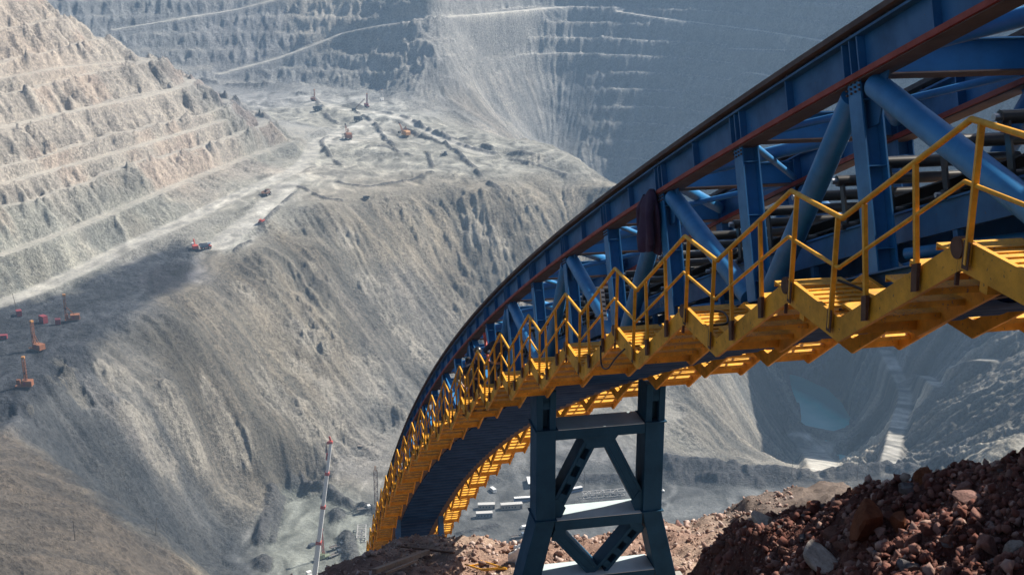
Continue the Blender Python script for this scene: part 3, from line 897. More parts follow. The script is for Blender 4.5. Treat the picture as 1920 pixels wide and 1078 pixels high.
# uprights, braces, gussets
def member(a0, h0, a1, h1, D, w, d):
    """H-shaped member in a truss plane; w along the truss, d across"""
    p, q = Vector(bh(a0, D, h0)), Vector(bh(a1, D, h1))
    ax = (q - p).normalized()
    x = ax.cross(BN).normalized()
    mb = BX()
    for s in (-1, 1):
        mb.bar(p + x * s * w / 2, q + x * s * w / 2, .02, d, BN)
        # flange plates face along the truss
    mb.bar(p, q, w - .022, .02, BN)
    return mb
for side, D in (('l', DL + .16), ('r', DR - .16)):
    for k in range(KN, KF + 1):
        mb = BX()
        p, q = Vector(bh(k * PAN, D, .44)), Vector(bh(k * PAN, D, HT - .55))
        ax = (q - p).normalized()
        x = ax.cross(BN).normalized()
        for s in (-1, 1):                       # outer and inner flange, then the web
            mb.bar(p + BN * s * .125, q + BN * s * .125, .32, .022, BN)
        mb.bar(p, q, .02, .226, BN)
        for t in (.12, .55, .9):
            c = p + (q - p) * t
            mb.bar(c - x * .15, c + x * .15, .012, .224, BN)
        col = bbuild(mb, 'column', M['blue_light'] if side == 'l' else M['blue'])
        # gusset plates
        for h, hh, w in ((HT - .553, -.55, .62), (.443, .42, .55)):
            if (k % 2 == 0) == (h > 1):
                mb = BX()
                P0 = [bh(k * PAN - w, D - .012, h), bh(k * PAN + w, D - .012, h), bh(k * PAN + w * .45, D - .012, h + hh), bh(k * PAN - w * .45, D - .012, h + hh)]
                mb.prism(P0, BN * .024)
                bbuild(mb, 'gusset', M['blue'], col)
    for k in range(KN, KF):
        # inverted V: both braces rise to the even joints
        top_k, bot_k = (k, k + 1) if k % 2 == 0 else (k + 1, k)
        sg = 1 if bot_k > top_k else -1
        mb = BX()
        if top_k >= 7:
            mb = member(top_k * PAN + sg * .3, HT - .62, bot_k * PAN - sg * .35, .5, D, .26, .2)
        else:
            mb.tube([bh(top_k * PAN + sg * .30, D, HT - .66), bh(bot_k * PAN - sg * .38, D, .50)], .155, 16)
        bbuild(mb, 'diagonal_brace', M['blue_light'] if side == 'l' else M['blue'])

# cross girders and wind bracing at the top
for k in range(KN, KF + 1):
    mb = BX()
    a = k * PAN
    bbox(mb, a - .012, a + .012, DL + .29, DR - .29, HT - .46, HT - .08)
    bbox(mb, a - .13, a + .13, DL + .29, DR - .29, HT - .08, HT - .06)
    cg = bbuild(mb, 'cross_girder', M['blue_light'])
    mb = BX()
    bbox(mb, a - .13, a + .13, DL + .29, DR - .29, HT - .48, HT - .46)
    bbuild(mb, 'girder_flange', M['primer'], cg)
for k in range(KN, KF):
    mb = BX()
    d0, d1 = (DL + .35, DR - .35) if k % 2 == 0 else (DR - .35, DL + .35)
    mb.tube([bh(k * PAN + .3, d0, HT - .26), bh((k + 1) * PAN - .3, d1, HT - .26)], .11, 12)
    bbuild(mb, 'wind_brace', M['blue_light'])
    mb = BX()
    mb.tube([bh(k * PAN + .3, DL + DR - d0, HT - .40), bh((k + 1) * PAN - .3, DL + DR - d1, HT - .40)], .055, 10)
    bbuild(mb, 'wind_brace', M['blue_light'])
    mb = BX()
    mb.tube([bh(k * PAN + .25, d0, .62), bh((k + 1) * PAN - .25, d1, .62)], .07, 10)
    bbuild(mb, 'wind_brace', M['blue_light'])

# floor: curved sheet pans between thin cross ribs
NP = int((A_F - A_N) / (PAN / 4) + .5)
for half, (i0, i1) in enumerate(((0, 60), (60, NP))):
    mb = BX()
    for i in range(i0, i1):
        a0, a1 = A_N + i * PAN / 4 + .02, A_N + (i + 1) * PAN / 4 - .02
        vs, n = [], 9
        for j in range(n):
            t = j / (n - 1)
            for D in (DL + .31, DR - .31):
                vs.append(bh(a0 + (a1 - a0) * t, D, .02 - .13 * math.sin(math.pi * t) ** .8))
        fs = [(2 * j, 2 * j + 2, 2 * j + 3, 2 * j + 1) for j in range(n - 1)]
        mb.add(vs, fs, True)
        mb.add([tuple(Vector(v) + Vector((0, 0, .015))) for v in vs], [tuple(reversed(f)) for f in fs], True)
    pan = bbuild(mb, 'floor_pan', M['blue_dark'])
    tag(pan, 'row of dark blue curved sheet pans closing the underside of the bridge', kind='stuff')
mb = BX()
for i in range(NP + 1):
    a = A_N + i * PAN / 4
    bbox(mb, a - .014, a + .014, DL + .31, DR - .31, -.05, .16)
bbuild(mb, 'floor_rib', M['blue_dark'])['kind'] = 'stuff'

# conveyor inside: stringers, idler frames, rollers, two belts
for D in (DL + .62, DR - .62):
    mb = BX()
    strip(mb, D - .05, D + .05, .80, 1.14)
    strip(mb, D - .09, D + .09, 1.14, 1.165)
    st = bbuild(mb, 'conveyor_stringer', M['blue'])
    mb = BX()
    for k in range(KN * 2, KF * 2):
        bbox(mb, k * PAN / 2 + .9, k * PAN / 2 + 1.0, D - .04, D + .04, .17, .795)
    bbuild(mb, 'stringer_leg', M['blue'], st)['kind'] = 'stuff'
mb = BX()
strip(mb, DL + .72, DR - .72, 1.26, 1.28)
bbuild(mb, 'carrying_belt', M['rubber'])
mb = BX()
strip(mb, DL + .72, DR - .72, .52, .54)
bbuild(mb, 'return_belt', M['rubber'])
mb = BX()
strip(mb, DL + .80, DR - .80, 1.42, 1.44)
bbuild(mb, 'cover_belt', M['rubber'])
rims, bodies = BX(), BX()
for i, k in enumerate(np.arange(KN * 3, 13 * 3)):
    a = k * PAN / 3 + .35
    for h, r in ((1.20, .055), (1.80, .075), (.46, .075)):
        if h < 1 and i % 2:
            continue
        D0, D1 = DL + .42, DR - .42
        bodies.tube([bh(a, D0 + .06, h), bh(a, D1 - .06, h)], r, 10)
        for q0, q1 in ((D0, D0 + .055), (D1 - .055, D1)):
            rims.tube([bh(a, q0 - .012, h), bh(a, q1 + .012, h)], r * .55, 8)
        for D in (D0 + .12, D1 - .12):
            if h > 1.5:
                bodies.hexa([bh(a - .05, D, 1.17), bh(a + .05, D, 1.17), bh(a + .05, D + .03, 1.17), bh(a - .05, D + .03, 1.17),
                             bh(a - .05, D, h), bh(a + .05, D, h), bh(a + .05, D + .03, h), bh(a - .05, D + .03, h)])
ro = bbuild(bodies, 'idler_roller', M['roller'])
tag(ro, 'black idler rollers with pale ends inside the bridge', kind='stuff')
bbuild(rims, 'roller_end', M['steel'], ro)['kind'] = 'stuff'

# walkways: stairs and level landings hung outside both trusses
def walkway(D0, D1, outer, k0, k1):
    """D0..D1 across; outer = the side that carries the handrail"""
    wk = empty('side_walkway', (0, 0, 0))
    wk.parent = bridge
    rail_D = D0 if outer < 0 else D1
    sd = -1 if outer < 0 else 1
    far_ps, far_pl = BX(), BX()
    for k in range(k0, k1):
        a = k * PAN
        s0, s1 = s_at(a) + .2, s_at(a + PAN) + .2
        pz0, pz1 = zb(s0) + .43, zb(s1) + .43
        sl = (pz0 - pz1) / (s1 - s0)
        Ld = 1.36 - .35 * max(0, min(1, (sl - .4) / .35))     # landing, then the next flight
        sv = s1 - Ld
        # flight from (s0,pz0) down to (sv,pz1), landing from sv to s1
        fl = BX()
        for D in (D0, D1 - .05):
            for h in (0,):
                fl.hexa([bw(s0, D, pz0 - .25), bw(sv, D, pz1 - .27), bw(sv, D + .05, pz1 - .27), bw(s0, D + .05, pz0 - .25),
                         bw(s0, D, pz0 + .04), bw(sv, D, pz1), bw(sv, D + .05, pz1), bw(s0, D + .05, pz0 + .04)])
        f = bbuild(fl, 'stair_flight', M['yellow'], wk)
        tr = BX()
        n = max(4, int(round((pz0 - pz1) / .27)))
        for i in range(n):
            t0 = (i + .02) / n
            sa, z = s0 + (sv - s0) * t0, pz0 - .03 - (pz0 - pz1) * (i + .38) / n
            sb = sa + (sv - s0) / n * 1.15
            tr.hexa([bw(sa, D0 + .053, z - .03), bw(sb, D0 + .053, z - .03), bw(sb, D1 - .053, z - .03), bw(sa, D1 - .053, z - .03),
                     bw(sa, D0 + .053, z), bw(sb, D0 + .053, z), bw(sb, D1 - .053, z), bw(sa, D1 - .053, z)])
            zr = z - .032
            for q in (sa, sb - .02):
                tr.hexa([bw(q, D0 + .053, zr - .035), bw(q + .02, D0 + .053, zr - .035), bw(q + .02, D1 - .053, zr - .035), bw(q, D1 - .053, zr - .035),
                         bw(q, D0 + .053, zr + .002), bw(q + .02, D0 + .053, zr + .002), bw(q + .02, D1 - .053, zr + .002), bw(q, D1 - .053, zr + .002)])
        bbuild(tr, 'stair_tread', M['tread'], wk)
        ld = BX()
        for D in (D0, D1 - .05):
            ld.hexa([bw(sv, D, pz1 - .27), bw(s1, D, pz1 - .25), bw(s1, D + .05, pz1 - .25), bw(sv, D + .05, pz1 - .27),
                     bw(sv, D, pz1 - .002), bw(s1, D, pz1 + .038), bw(s1, D + .05, pz1 + .038), bw(sv, D + .05, pz1 - .002)])
        for sa in (sv + .02, s1 - .08):
            ld.hexa([bw(sa, D0 + .053, pz1 - .2), bw(sa + .05, D0 + .053, pz1 - .2), bw(sa + .05, D1 - .053, pz1 - .2), bw(sa, D1 - .053, pz1 - .2),
                     bw(sa, D0 + .053, pz1 - .09), bw(sa + .05, D0 + .053, pz1 - .09), bw(sa + .05, D1 - .053, pz1 - .09), bw(sa, D1 - .053, pz1 - .09)])
        bbuild(ld, 'landing_frame', M['yellow'], wk)
        gp = BX()
        gp.hexa([bw(sv, D0 + .053, pz1 - .088), bw(s1, D0 + .053, pz1 - .088), bw(s1, D1 - .053, pz1 - .088), bw(sv, D1 - .053, pz1 - .088),
                 bw(sv, D0 + .053, pz1 - .06), bw(s1, D0 + .053, pz1 - .06), bw(s1, D1 - .053, pz1 - .06), bw(sv, D1 - .053, pz1 - .06)])
        for i in range(9):
            sa = sv + .06 + (s1 - sv - .12) * i / 8
            gp.hexa([bw(sa, D0 + .06, pz1 - .058), bw(sa + .03, D0 + .06, pz1 - .058), bw(sa + .03, D1 - .06, pz1 - .058), bw(sa, D1 - .06, pz1 - .058),
                     bw(sa, D0 + .06, pz1 - .042), bw(sa + .03, D0 + .06, pz1 - .042), bw(sa + .03, D1 - .06, pz1 - .042), bw(sa, D1 - .06, pz1 - .042)])
        bbuild(gp, 'landing_plate', M['tread'], wk)
        # bearer from the truss under each landing end
        br = BX()
        dd0, dd1 = (D0 + .06, DL + .02) if outer < 0 else (DR - .02, D1 - .06)
        br.bar(bw(s1 - .3, dd0, pz1 - .31), bw(s1 - .3, dd1, pz1 - .31), .12, .12)
        bbuild(br, 'bearer', M['yellow'], wk)
        # handrail of this panel
        hr = BX()
        Dr = rail_D + sd * .025
        RH, MH = 1.08, .54
        pts = [(s0 - .08 * 0, pz0), (sv + .06, pz1), (s1, pz1)]
        peak0, val, peak1 = (s0 + .02, pz0), (sv + .06, pz1), (s1 + .02, pz1)
        for H, r in ((RH, .030), (MH, .022)):
            hr.tube([bw(peak0[0], Dr, peak0[1] + H), bw(val[0], Dr, val[1] + H)], r, 8)
            hr.tube([bw(val[0], Dr, val[1] + H), bw(peak1[0], Dr, peak1[1] + H)], r, 8)
            hr.tube([bw(val[0] - .03, Dr, val[1] + H + .012), bw(val[0] + .03, Dr, val[1] + H)], r * 1.15, 8)
        bbuild(hr, 'handrail', M['rail'], wk)
        fx = [(sv + .16, pz1, 0), (s1 - .14, pz1, 0)]
        cosf = math.atan2(pz0 - pz1, sv - s0)
        for t in (.30, .72):
            fx.append((s0 + (sv - s0) * t, pz0 + (pz1 - pz0) * t, 1))
        for (sx, zz, kind) in fx:
            ps, pl = (BX(), BX()) if k < 9 else (far_ps, far_pl)
            if kind:                                  # posts of a flight stand square to it
                # rail line above the flight at offset RH
                t1 = sx + RH * .20
                ztop = pz0 + (pz1 - pz0) * (t1 - s0) / (sv - s0) + RH
                ps.bar(bw(sx, Dr, zz - .12), bw(t1, Dr, ztop), .045, .045)
                pl.hexa([bw(sx - .05, Dr - .012 + sd * .012, zz - .2), bw(sx + .05, Dr - .012 + sd * .012, zz - .24), bw(sx + .05, Dr + .012 + sd * .012, zz - .24), bw(sx - .05, Dr + .012 + sd * .012, zz - .2),
                         bw(sx - .05, Dr - .012 + sd * .03, zz + .07), bw(sx + .05, Dr - .012 + sd * .03, zz + .03), bw(sx + .05, Dr + .03 + sd * .03, zz + .03), bw(sx - .05, Dr + .03 + sd * .03, zz + .07)])
            else:
                ps.bar(bw(sx, Dr, zz - .16), bw(sx, Dr, zz + RH), .05, .05)
                pl.hexa([bw(sx - .05, Dr - .01, zz - .2), bw(sx + .05, Dr - .01, zz - .2), bw(sx + .05, Dr + .01 + sd * .03, zz - .2), bw(sx - .05, Dr + .01 + sd * .03, zz - .2),
                         bw(sx - .05, Dr - .01, zz + .05), bw(sx + .05, Dr - .01, zz + .05), bw(sx + .05, Dr + .01 + sd * .03, zz + .05), bw(sx - .05, Dr + .01 + sd * .03, zz + .05)])
            if k < 9:
                bbuild(ps, 'rail_post', M['rail'], wk)
                bbuild(pl, 'post_foot', M['rust'], wk)
        # dark lifting eye at the top of each flight
        ey = BX()
        ey.tube([bw(s0 + .06, D0 - .02, pz0 - .06), bw(s0 + .06, D0 + .07, pz0 - .06)], .10, 14)
        ey.bar(bw(s0 + .06, D0 + .02, pz0 - .16), bw(s0 + .06, D0 + .02, pz0 - .40), .035, .035)
        bbuild(ey, 'lifting_eye', M['rust'], wk)
    bbuild(far_ps, 'rail_post', M['rail'], wk)['kind'] = 'stuff'
    bbuild(far_pl, 'post_foot', M['rust'], wk)['kind'] = 'stuff'
    return wk
walkway(6.0, 6.97, -1, -3, 23)
walkway(9.83, 10.75, 1, -3, 23)
# ------------------------------------------------------------------ the rim: red ledge, gravel mound, near rubble
RIM = [  # u, v, horizontal distance
 (1130,1078,36),(1000,1022,44.5),(1090,1016,45.5),(900,1025,45.5),(830,1021,46.5),(760,1019,48),(715,1034,46),(690,1049,44),(640,1061,42),(590,1074,40.5),(1180,1010,46),(1250,1002,46.5),(1300,985,48),
 (800,1060,40),(700,1078,38),(1200,1040,39),(1280,1060,36),(900,1050,41),(1000,1050,40),(600,1100,38),(500,1105,37),
 (1100,1200,27),(800,1200,28),(600,1200,30),(1100,1400,18),(700,1400,20),(1100,1800,9.0),(600,1800,10),(1350,1300,19),
 (1350,965,56),(1400,948,57.5),(1450,933,59),(1530,912,61),(1572,913,62),(1620,930,60),(1400,995,51),(1330,1002,49),(1500,960,54),(1600,965,54),
]
NEAR = [ # rubble heap beside the camera
 (1290,1085,10.6),(1345,1024,10.3),(1420,986,10.0),(1500,966,9.8),(1600,956,9.6),(1700,928,9.4),(1800,888,9.2),(1920,864,9.0),(2150,825,8.8),
 (1500,1032,9.0),(1700,1000,8.3),(1900,950,7.9),(1400,1078,9.3),(1500,1078,8.4),(1700,1078,7.4),(1900,1078,6.9),(1700,1250,5.6),(1950,1250,5.4),(1450,1250,6.9),(2200,1100,6.2),(2300,950,7.2),(1800,1500,4.0),(2200,1500,3.8),
]
Q = [at_d(u, v, d) for u, v, d in RIM + NEAR]
def az_pt(u, d, z):
    r = pix_ray(u, 1000)
    h = math.hypot(r[0], r[1])
    return np.array([r[0] / h * d, r[1] / h * d, z])
Q += [az_pt(*t) for t in [
 (900,51,-30.5),(900,80,-57),(900,150,-122),(900,330,-285),(750,52,-31),(750,80,-58),(600,46,-29),(600,80,-60),(600,150,-124),(600,330,-282),(400,38,-24),(400,30,-18.8),(300,80,-62),(300,150,-125),(300,330,-280),(200,30,-18.8),(0,34,-23),(0,80,-60),(0,150,-120),(0,330,-268),
 (-300,30,-18),(-300,80,-58),(-300,150,-110),(-300,330,-235),(1100,51,-30),(1250,52,-31),(1250,80,-55),(1250,150,-120),(1250,330,-288),(1400,64,-36),(1550,67,-35.5),(1550,90,-57),(1550,150,-113),(1550,330,-280),(1750,66,-35),(1900,66,-34),(1900,90,-55),(1900,150,-108),(1900,330,-272),(2300,66,-30),(2300,150,-100),(2300,330,-205),
 (1300,13,-9.2),(1420,12.6,-8.2),(1550,12.4,-7.9),(1700,12.3,-7.6),(1920,12,-7.2),(2150,12,-6.8),(1255,10.4,-6.9),(1200,10.4,-7.6),(1240,9.4,-6.4),(1300,9.3,-5.95),(1290,11.4,-7.4),(1340,11.2,-6.6),(1420,11.0,-6.2),(1550,10.8,-5.7),(1700,10.5,-5.2),(1900,10.2,-4.7),(1500,20,-12.8),(1900,20,-12.4),(2200,20,-11),(1900,35,-19.5),(1600,35,-19.8),(1750,50,-27),(1900,58,-29.5),(1300,20,-13),(1300,28,-17)]]
Q += [np.array(t) for t in [(0,0,-1.75),(0,-4,-1.6),(4,-3,-1.2),(-4,0,-2.4),(2.5,1.5,-1.9),(0,3,-3.6),(-6,6,-6),(7,2,-1.5),(9,6,-3.5),(-12,12,-11)]]
Q = np.array(Q)
def fit_r(P, vals, scl, c2):
    global SCL
    keep, SCL = SCL, scl
    f = _fit(P, vals, c2, .002)
    SCL = keep
    return f
def eval_r(f, x, y, scl):
    global SCL
    keep, SCL = SCL, scl
    o = _eval(f, x, y)
    SCL = keep
    return o
# log-polar stretch keeps the near detail crisp
def lp(x, y):
    r = np.hypot(x, y) + .6
    a = np.arctan2(x, y)
    return np.log(r) * 3.0, a * 3.0
qx, qy = lp(Q[:, 0], Q[:, 1])
rfit = fit_r(np.stack([qx, qy], 1), Q[:, 2], .35, .03)
def rim_base(x, y):
    a, b = lp(np.ravel(x), np.ravel(y))
    return eval_r(rfit, a, b, .35).reshape(np.shape(x))
NA2, NR2 = 760, 900
az2 = np.radians(np.linspace(-48, 48, NA2))
rr2 = .9 * (330 / .9) ** np.linspace(0, 1, NR2)
X2, Y2 = np.sin(az2)[:, None] * rr2[None], np.cos(az2)[:, None] * rr2[None]
RZ0 = rim_base(X2, Y2)
R2 = np.hypot(X2, Y2)
RZ = RZ0 + fbm(X2, Y2, 3.2, 4, 101) * np.clip(R2 * .012, .03, .45) * smst(R2, 2, 12)
heap = smst(X2 + 0 * Y2, .6, 2.2) * (1 - smst(R2, 11.2, 13.5)) * smst(R2, 2.5, 4.5)
RZ += heap * (ridged(X2, Y2, .9, 4, 120) - .9) * .13 + heap * fbm(X2, Y2, .22, 3, 125) * .05
led = smst(R2, 26, 34) * (1 - smst(R2, 70, 90))
RZ += led * (ridged(X2, Y2, 2.4, 4, 130) - .9) * .10 + led * fbm(X2, Y2, .7, 3, 135) * .10
RZ += smst(R2, 60, 90) * (ridged(X2, Y2, 20, 4, 140) - .9) * 2.0
def rim_z(x, y):
    a = (math.atan2(x, y) - az2[0]) / (az2[1] - az2[0])
    b = math.log(max(.91, math.hypot(x, y)) / .9) / math.log(330 / .9) * (NR2 - 1)
    i, j = int(np.clip(a, 0, NA2 - 2)), int(np.clip(b, 0, NR2 - 2))
    f, g = a - i, b - j
    return float((RZ[i, j] * (1 - f) + RZ[i + 1, j] * f) * (1 - g) + (RZ[i, j + 1] * (1 - f) + RZ[i + 1, j + 1] * f) * g)
def rim_hit(u, v):
    r = pix_ray(u, v)
    h = math.hypot(r[0], r[1])
    a = (math.atan2(r[0], r[1]) - az2[0]) / (az2[1] - az2[0])
    i = int(np.clip(a, 0, NA2 - 2)); f = a - i
    prof = RZ[i] * (1 - f) + RZ[i + 1] * f
    k = np.nonzero((prof - rr2 * r[2] / h >= 0) & (rr2 > 3.5))[0]
    d = rr2[k[0]] if len(k) else 45.0
    return np.array([r[0] / h * d, r[1] / h * d, d * r[2] / h])
# soils: dark red-brown rubble near, paler pink-red ledge with a painted shadow at left, brown mound, grey below
c2 = np.zeros(X2.shape + (3,))
c2[:] = (.20, .135, .105)
def lerp2(m, c):
    global c2
    c2 = c2 * (1 - m[..., None]) + np.array(c)[None, None] * m[..., None]
nz = fbm(X2, Y2, 6, 4, 150)
lerp2(smst(R2, 25, 33), (.30, .195, .15))
lerp2(smst(R2, 25, 33) * smst(nz, -.1, .35), (.36, .26, .20))
lerp2(smst(R2, 25, 33) * (1 - smst(X2, -7.0, -2.0)), (.20, .125, .10))  # left part of the ledge darkened as a painted shadow
lerp2(smst(X2, 6.0, 9.0) * smst(R2, 42, 48), (.16, .125, .105))
lerp2(smst(R2, 66, 110), (.15, .135, .12))
lerp2(1 - smst(R2, 12, 16), (.095, .040, .031))
lerp2((1 - smst(R2, 12, 16)) * smst(fbm(X2, Y2, .8, 3, 160), .1, .4), (.14, .064, .048))
M['rim'] = ground_mat('red_rubble', 'soil', 1.3, .10, .65, 5.5)
ii, jj = np.meshgrid(np.arange(NA2 - 1), np.arange(NR2 - 1), indexing='ij')
k0 = (ii * NR2 + jj).ravel()
rim = mesh_np('ground', np.stack([X2, Y2, RZ], -1).reshape(-1, 3), np.stack([k0, k0 + NR2, k0 + NR2 + 1, k0 + 1], -1), M['rim'], True)
rim.data.color_attributes.new('soil', 'FLOAT_COLOR', 'POINT').data.foreach_set('color', np.concatenate([c2.reshape(-1, 3), np.ones((NA2 * NR2, 1))], 1).astype(np.float32).ravel())
tag(rim, 'red brown ledge and rubble on the rim of the pit', None, None, 'structure')

# loose stones
def stone_mat(name, cols, rough=.9):
    m, nt, b = new_mat(name)
    g = nt.nodes.new('ShaderNodeNewGeometry')
    n = len(cols)
    c = ramp(nt, g.outputs['Random Per Island'], [((k + .5) / n, c) for k, c in enumerate(cols)])
    n1 = noise(nt, 9, 5, .7)
    c = mixc(nt, .6, c, ramp(nt, n1, [(.3, (.5, .5, .5)), (.5, (1, 1, 1)), (.75, (1.35, 1.3, 1.25))]), 'MULTIPLY')
    nt.links.new(c, b.inputs['Base Color'])
    b.inputs['Roughness'].default_value = rough
    b.inputs['Specular IOR Level'].default_value = .2
    bump(nt, b, n1, .5, .03)
    return m
M['stone'] = stone_mat('red_stone', [(.095, .036, .027), (.155, .06, .044), (.115, .048, .038), (.22, .11, .085), (.13, .047, .032), (.34, .23, .19), (.10, .04, .03)])
M['ledge_stone'] = stone_mat('ledge_stone', [(.22, .14, .11), (.32, .215, .17), (.42, .31, .26), (.27, .17, .13), (.52, .42, .37), (.2, .12, .095)])
t_ = (1 + 5 ** .5) / 2
ICO_V = np.array([(-1, t_, 0), (1, t_, 0), (-1, -t_, 0), (1, -t_, 0), (0, -1, t_), (0, 1, t_), (0, -1, -t_), (0, 1, -t_), (t_, 0, -1), (t_, 0, 1), (-t_, 0, -1), (-t_, 0, 1)]) / math.hypot(1, t_)
ICO_F = np.array([(0, 11, 5), (0, 5, 1), (0, 1, 7), (0, 7, 10), (0, 10, 11), (1, 5, 9), (5, 11, 4), (11, 10, 2), (10, 7, 6), (7, 1, 8), (3, 9, 4), (3, 4, 2), (3, 2, 6), (3, 6, 8), (3, 8, 9), (4, 9, 5), (2, 4, 11), (6, 2, 10), (8, 6, 7), (9, 8, 1)])
rs = np.random.RandomState(11)
def stones(name, spots, mat, label):
    """many small stones as one mesh; spots: x, y, size"""
    n = len(spots)
    V = ICO_V[None] * (1 + rs.uniform(-.48, .42, (n, 12, 1)))
    V = V * rs.uniform(.4, 1.35, (n, 1, 3))
    q = rs.normal(size=(n, 4)); q /= np.linalg.norm(q, axis=1)[:, None]
    w, x, y, z = q.T
    Rm = np.stack([np.stack([1 - 2 * (y * y + z * z), 2 * (x * y - z * w), 2 * (x * z + y * w)], -1), np.stack([2 * (x * y + z * w), 1 - 2 * (x * x + z * z), 2 * (y * z - x * w)], -1), np.stack([2 * (x * z - y * w), 2 * (y * z + x * w), 1 - 2 * (x * x + y * y)], -1)], 1)
    V = np.einsum('nij,nkj->nki', Rm, V)
    S = np.array([s[2] for s in spots])
    base = np.array([(s[0], s[1], rim_z(s[0], s[1]) + s[2] * .25) for s in spots])
    V = V * S[:, None, None] * .5 + base[:, None]
    F = ICO_F[None] + 12 * np.arange(n)[:, None, None]
    o = mesh_np(name, V.reshape(-1, 3), F.reshape(-1, 3), mat)
    return tag(o, label, None, None, 'stuff')
sp = []
while len(sp) < 9000:
    a, d = rs.uniform(-.26, .24), rs.uniform(30, 52) if len(sp) % 4 else rs.uniform(46, 64)
    x, y = d * math.sin(a), d * math.cos(a)
    if d > 52 and x < 6: continue
    sp.append((x, y, .05 + .22 * rs.rand() ** 4 + .04 * rs.rand()))
stones('ledge_gravel', sp, M['ledge_stone'], 'loose reddish gravel strewn over the ledge')
sp = []
while len(sp) < 24000:
    a, d = rs.uniform(.12, .52), rs.uniform(5.2, 11.2)
    sp.append((d * math.sin(a), d * math.cos(a), 0.010 + .075 * rs.rand() ** 3.2))
stones('heap_gravel', sp, M['stone'], 'dark red broken gravel covering the near rubble heap')

# single rocks on the near heap
def rock_mesh(seed, sub=2):
    r = np.random.RandomState(seed)
    import bmesh
    bm = bmesh.new()
    bmesh.ops.create_icosphere(bm, subdivisions=sub + 1, radius=.5)
    planes = [(Vector(p).normalized(), r.uniform(.20, .40)) for p in r.normal(size=(11, 3))]
    off = r.uniform(0, 50)
    for v in bm.verts:
        c = v.co.copy()
        for n, d in planes:
            e = c.dot(n) - d
            if e > 0:
                c -= n * e * .93
        k = float(gnoise(np.array([c.x * 3.3 + off]), np.array([c.y * 3.3 + c.z * 2.7 + off]))[0])
        v.co = c * (1 + .09 * k)
    me = bpy.data.meshes.new('rock')
    bm.to_mesh(me)
    bm.free()
    return me
def rock_paint(name, col):
    m, nt, b = new_mat(name)
    n1, n2 = noise(nt, 3, 6, .7), noise(nt, 17, 5, .7)
    d = tuple(c * .5 for c in col) + (1,)
    c = ramp(nt, n1, [(.3, d), (.6, (*col, 1)), (.8, tuple(min(.8, c * 1.35) for c in col) + (1,))])
    c = mixc(nt, .5, c, ramp(nt, n2, [(.35, (.55, .5, .5)), (.55, (1, 1, 1))]), 'MULTIPLY')
    nt.links.new(c, b.inputs['Base Color'])
    b.inputs['Roughness'].default_value = .88
    b.inputs['Specular IOR Level'].default_value = .2
    bump(nt, b, n2, .6, .05)
    return m
M['rock_red'] = rock_paint('rock_dark_red', (.14, .050, .036))
M['rock_brown'] = rock_paint('rock_brown', (.17, .08, .058))
M['rock_pale'] = rock_paint('rock_pale', (.46, .39, .33))
M['rock_pink'] = rock_paint('rock_pinkish', (.28, .16, .135))
M['rock_rust'] = rock_paint('rock_rust', (.21, .072, .032))
M['rock_grey'] = rock_paint('rock_grey', (.15, .135, .135))
RK = {}
def rock(u, v, px, mat, label, group=None, sq=(1, 1, 1), seed=0, tilt=0.0, far=False):
    p = rim_hit(u, v)
    sz = px / FPX * float(np.linalg.norm(p))
    key = (seed % 9, mat)
    if key not in RK:
        me = rock_mesh(200 + seed % 9)
        me.materials.append(M[mat])
        RK[key] = me
    o = bpy.data.objects.new('rock', RK[key])
    C.objects.link(o)
    o.scale = (sz * sq[0], sz * sq[1], sz * sq[2])
    o.rotation_euler = (tilt, tilt * .5 + .2 * math.sin(seed * 3.1), seed * 1.7)
    o.location = (p[0], p[1], rim_z(p[0], p[1]) + sz * sq[2] * .12)
    return tag(o, label, 'rock', group)
rock(1428, 985, 62, 'rock_pale', 'large pale angular rock on the left crest of the rubble heap', None, (1, .8, .85), 1)
rock(1404, 992, 26, 'rock_pale', 'small white stone just left of the large pale rock on the crest', None, (1, 1, .8), 2)
rock(1540, 1062, 92, 'rock_pale', 'long pale slab lying low at the front of the rubble heap', None, (1.25, .6, .42), 3, .25)
rock(1622, 1000, 90, 'rock_rust', 'tall rust red boulder standing in the middle of the rubble heap', None, (.8, .7, 1.25), 4)
rock(1688, 1000, 48, 'rock_rust', 'rust red block right of the tall boulder in the heap', None, (.9, .8, 1.1), 5, .2)
rock(1812, 945, 66, 'rock_pink', 'broad pinkish stone high on the right of the rubble heap', None, (1.2, .8, .8), 6, .2)
rock(1806, 920, 40, 'rock_pink', 'pointed pinkish stone above the broad one on the heap', None, (.8, .8, 1.1), 7, .4)
rock(1735, 900, 60, 'rock_rust', 'rounded rust brown rock on the skyline of the rubble heap', None, (1.1, .8, .7), 8)
rock(1850, 1048, 62, 'rock_pink', 'leaning tan stone near the right bottom edge of the heap', None, (.6, .7, 1.2), 10, .5)
rock(1900, 1042, 50, 'rock_pale', 'pale cracked stone at the right bottom edge of the heap', None, (.8, .7, 1.0), 11, .3)
rock(1700, 1070, 50, 'rock_grey', 'grey stone at the bottom of the heap right of the pale slab', None, (1, .9, .7), 12)
rock(1522, 955, 28, 'rock_rust', 'small orange brown stone poking from the crest of the heap', None, (.9, .9, 1), 13)
rock(1695, 908, 26, 'rock_pale', 'small pale stone on the skyline left of the rust brown rock', None, (1, .9, .9), 14)
rock(1355, 1026, 34, 'rock_brown', 'flat brown stone at the lower left corner of the heap', None, (1.4, .9, .5), 15)
n = 0
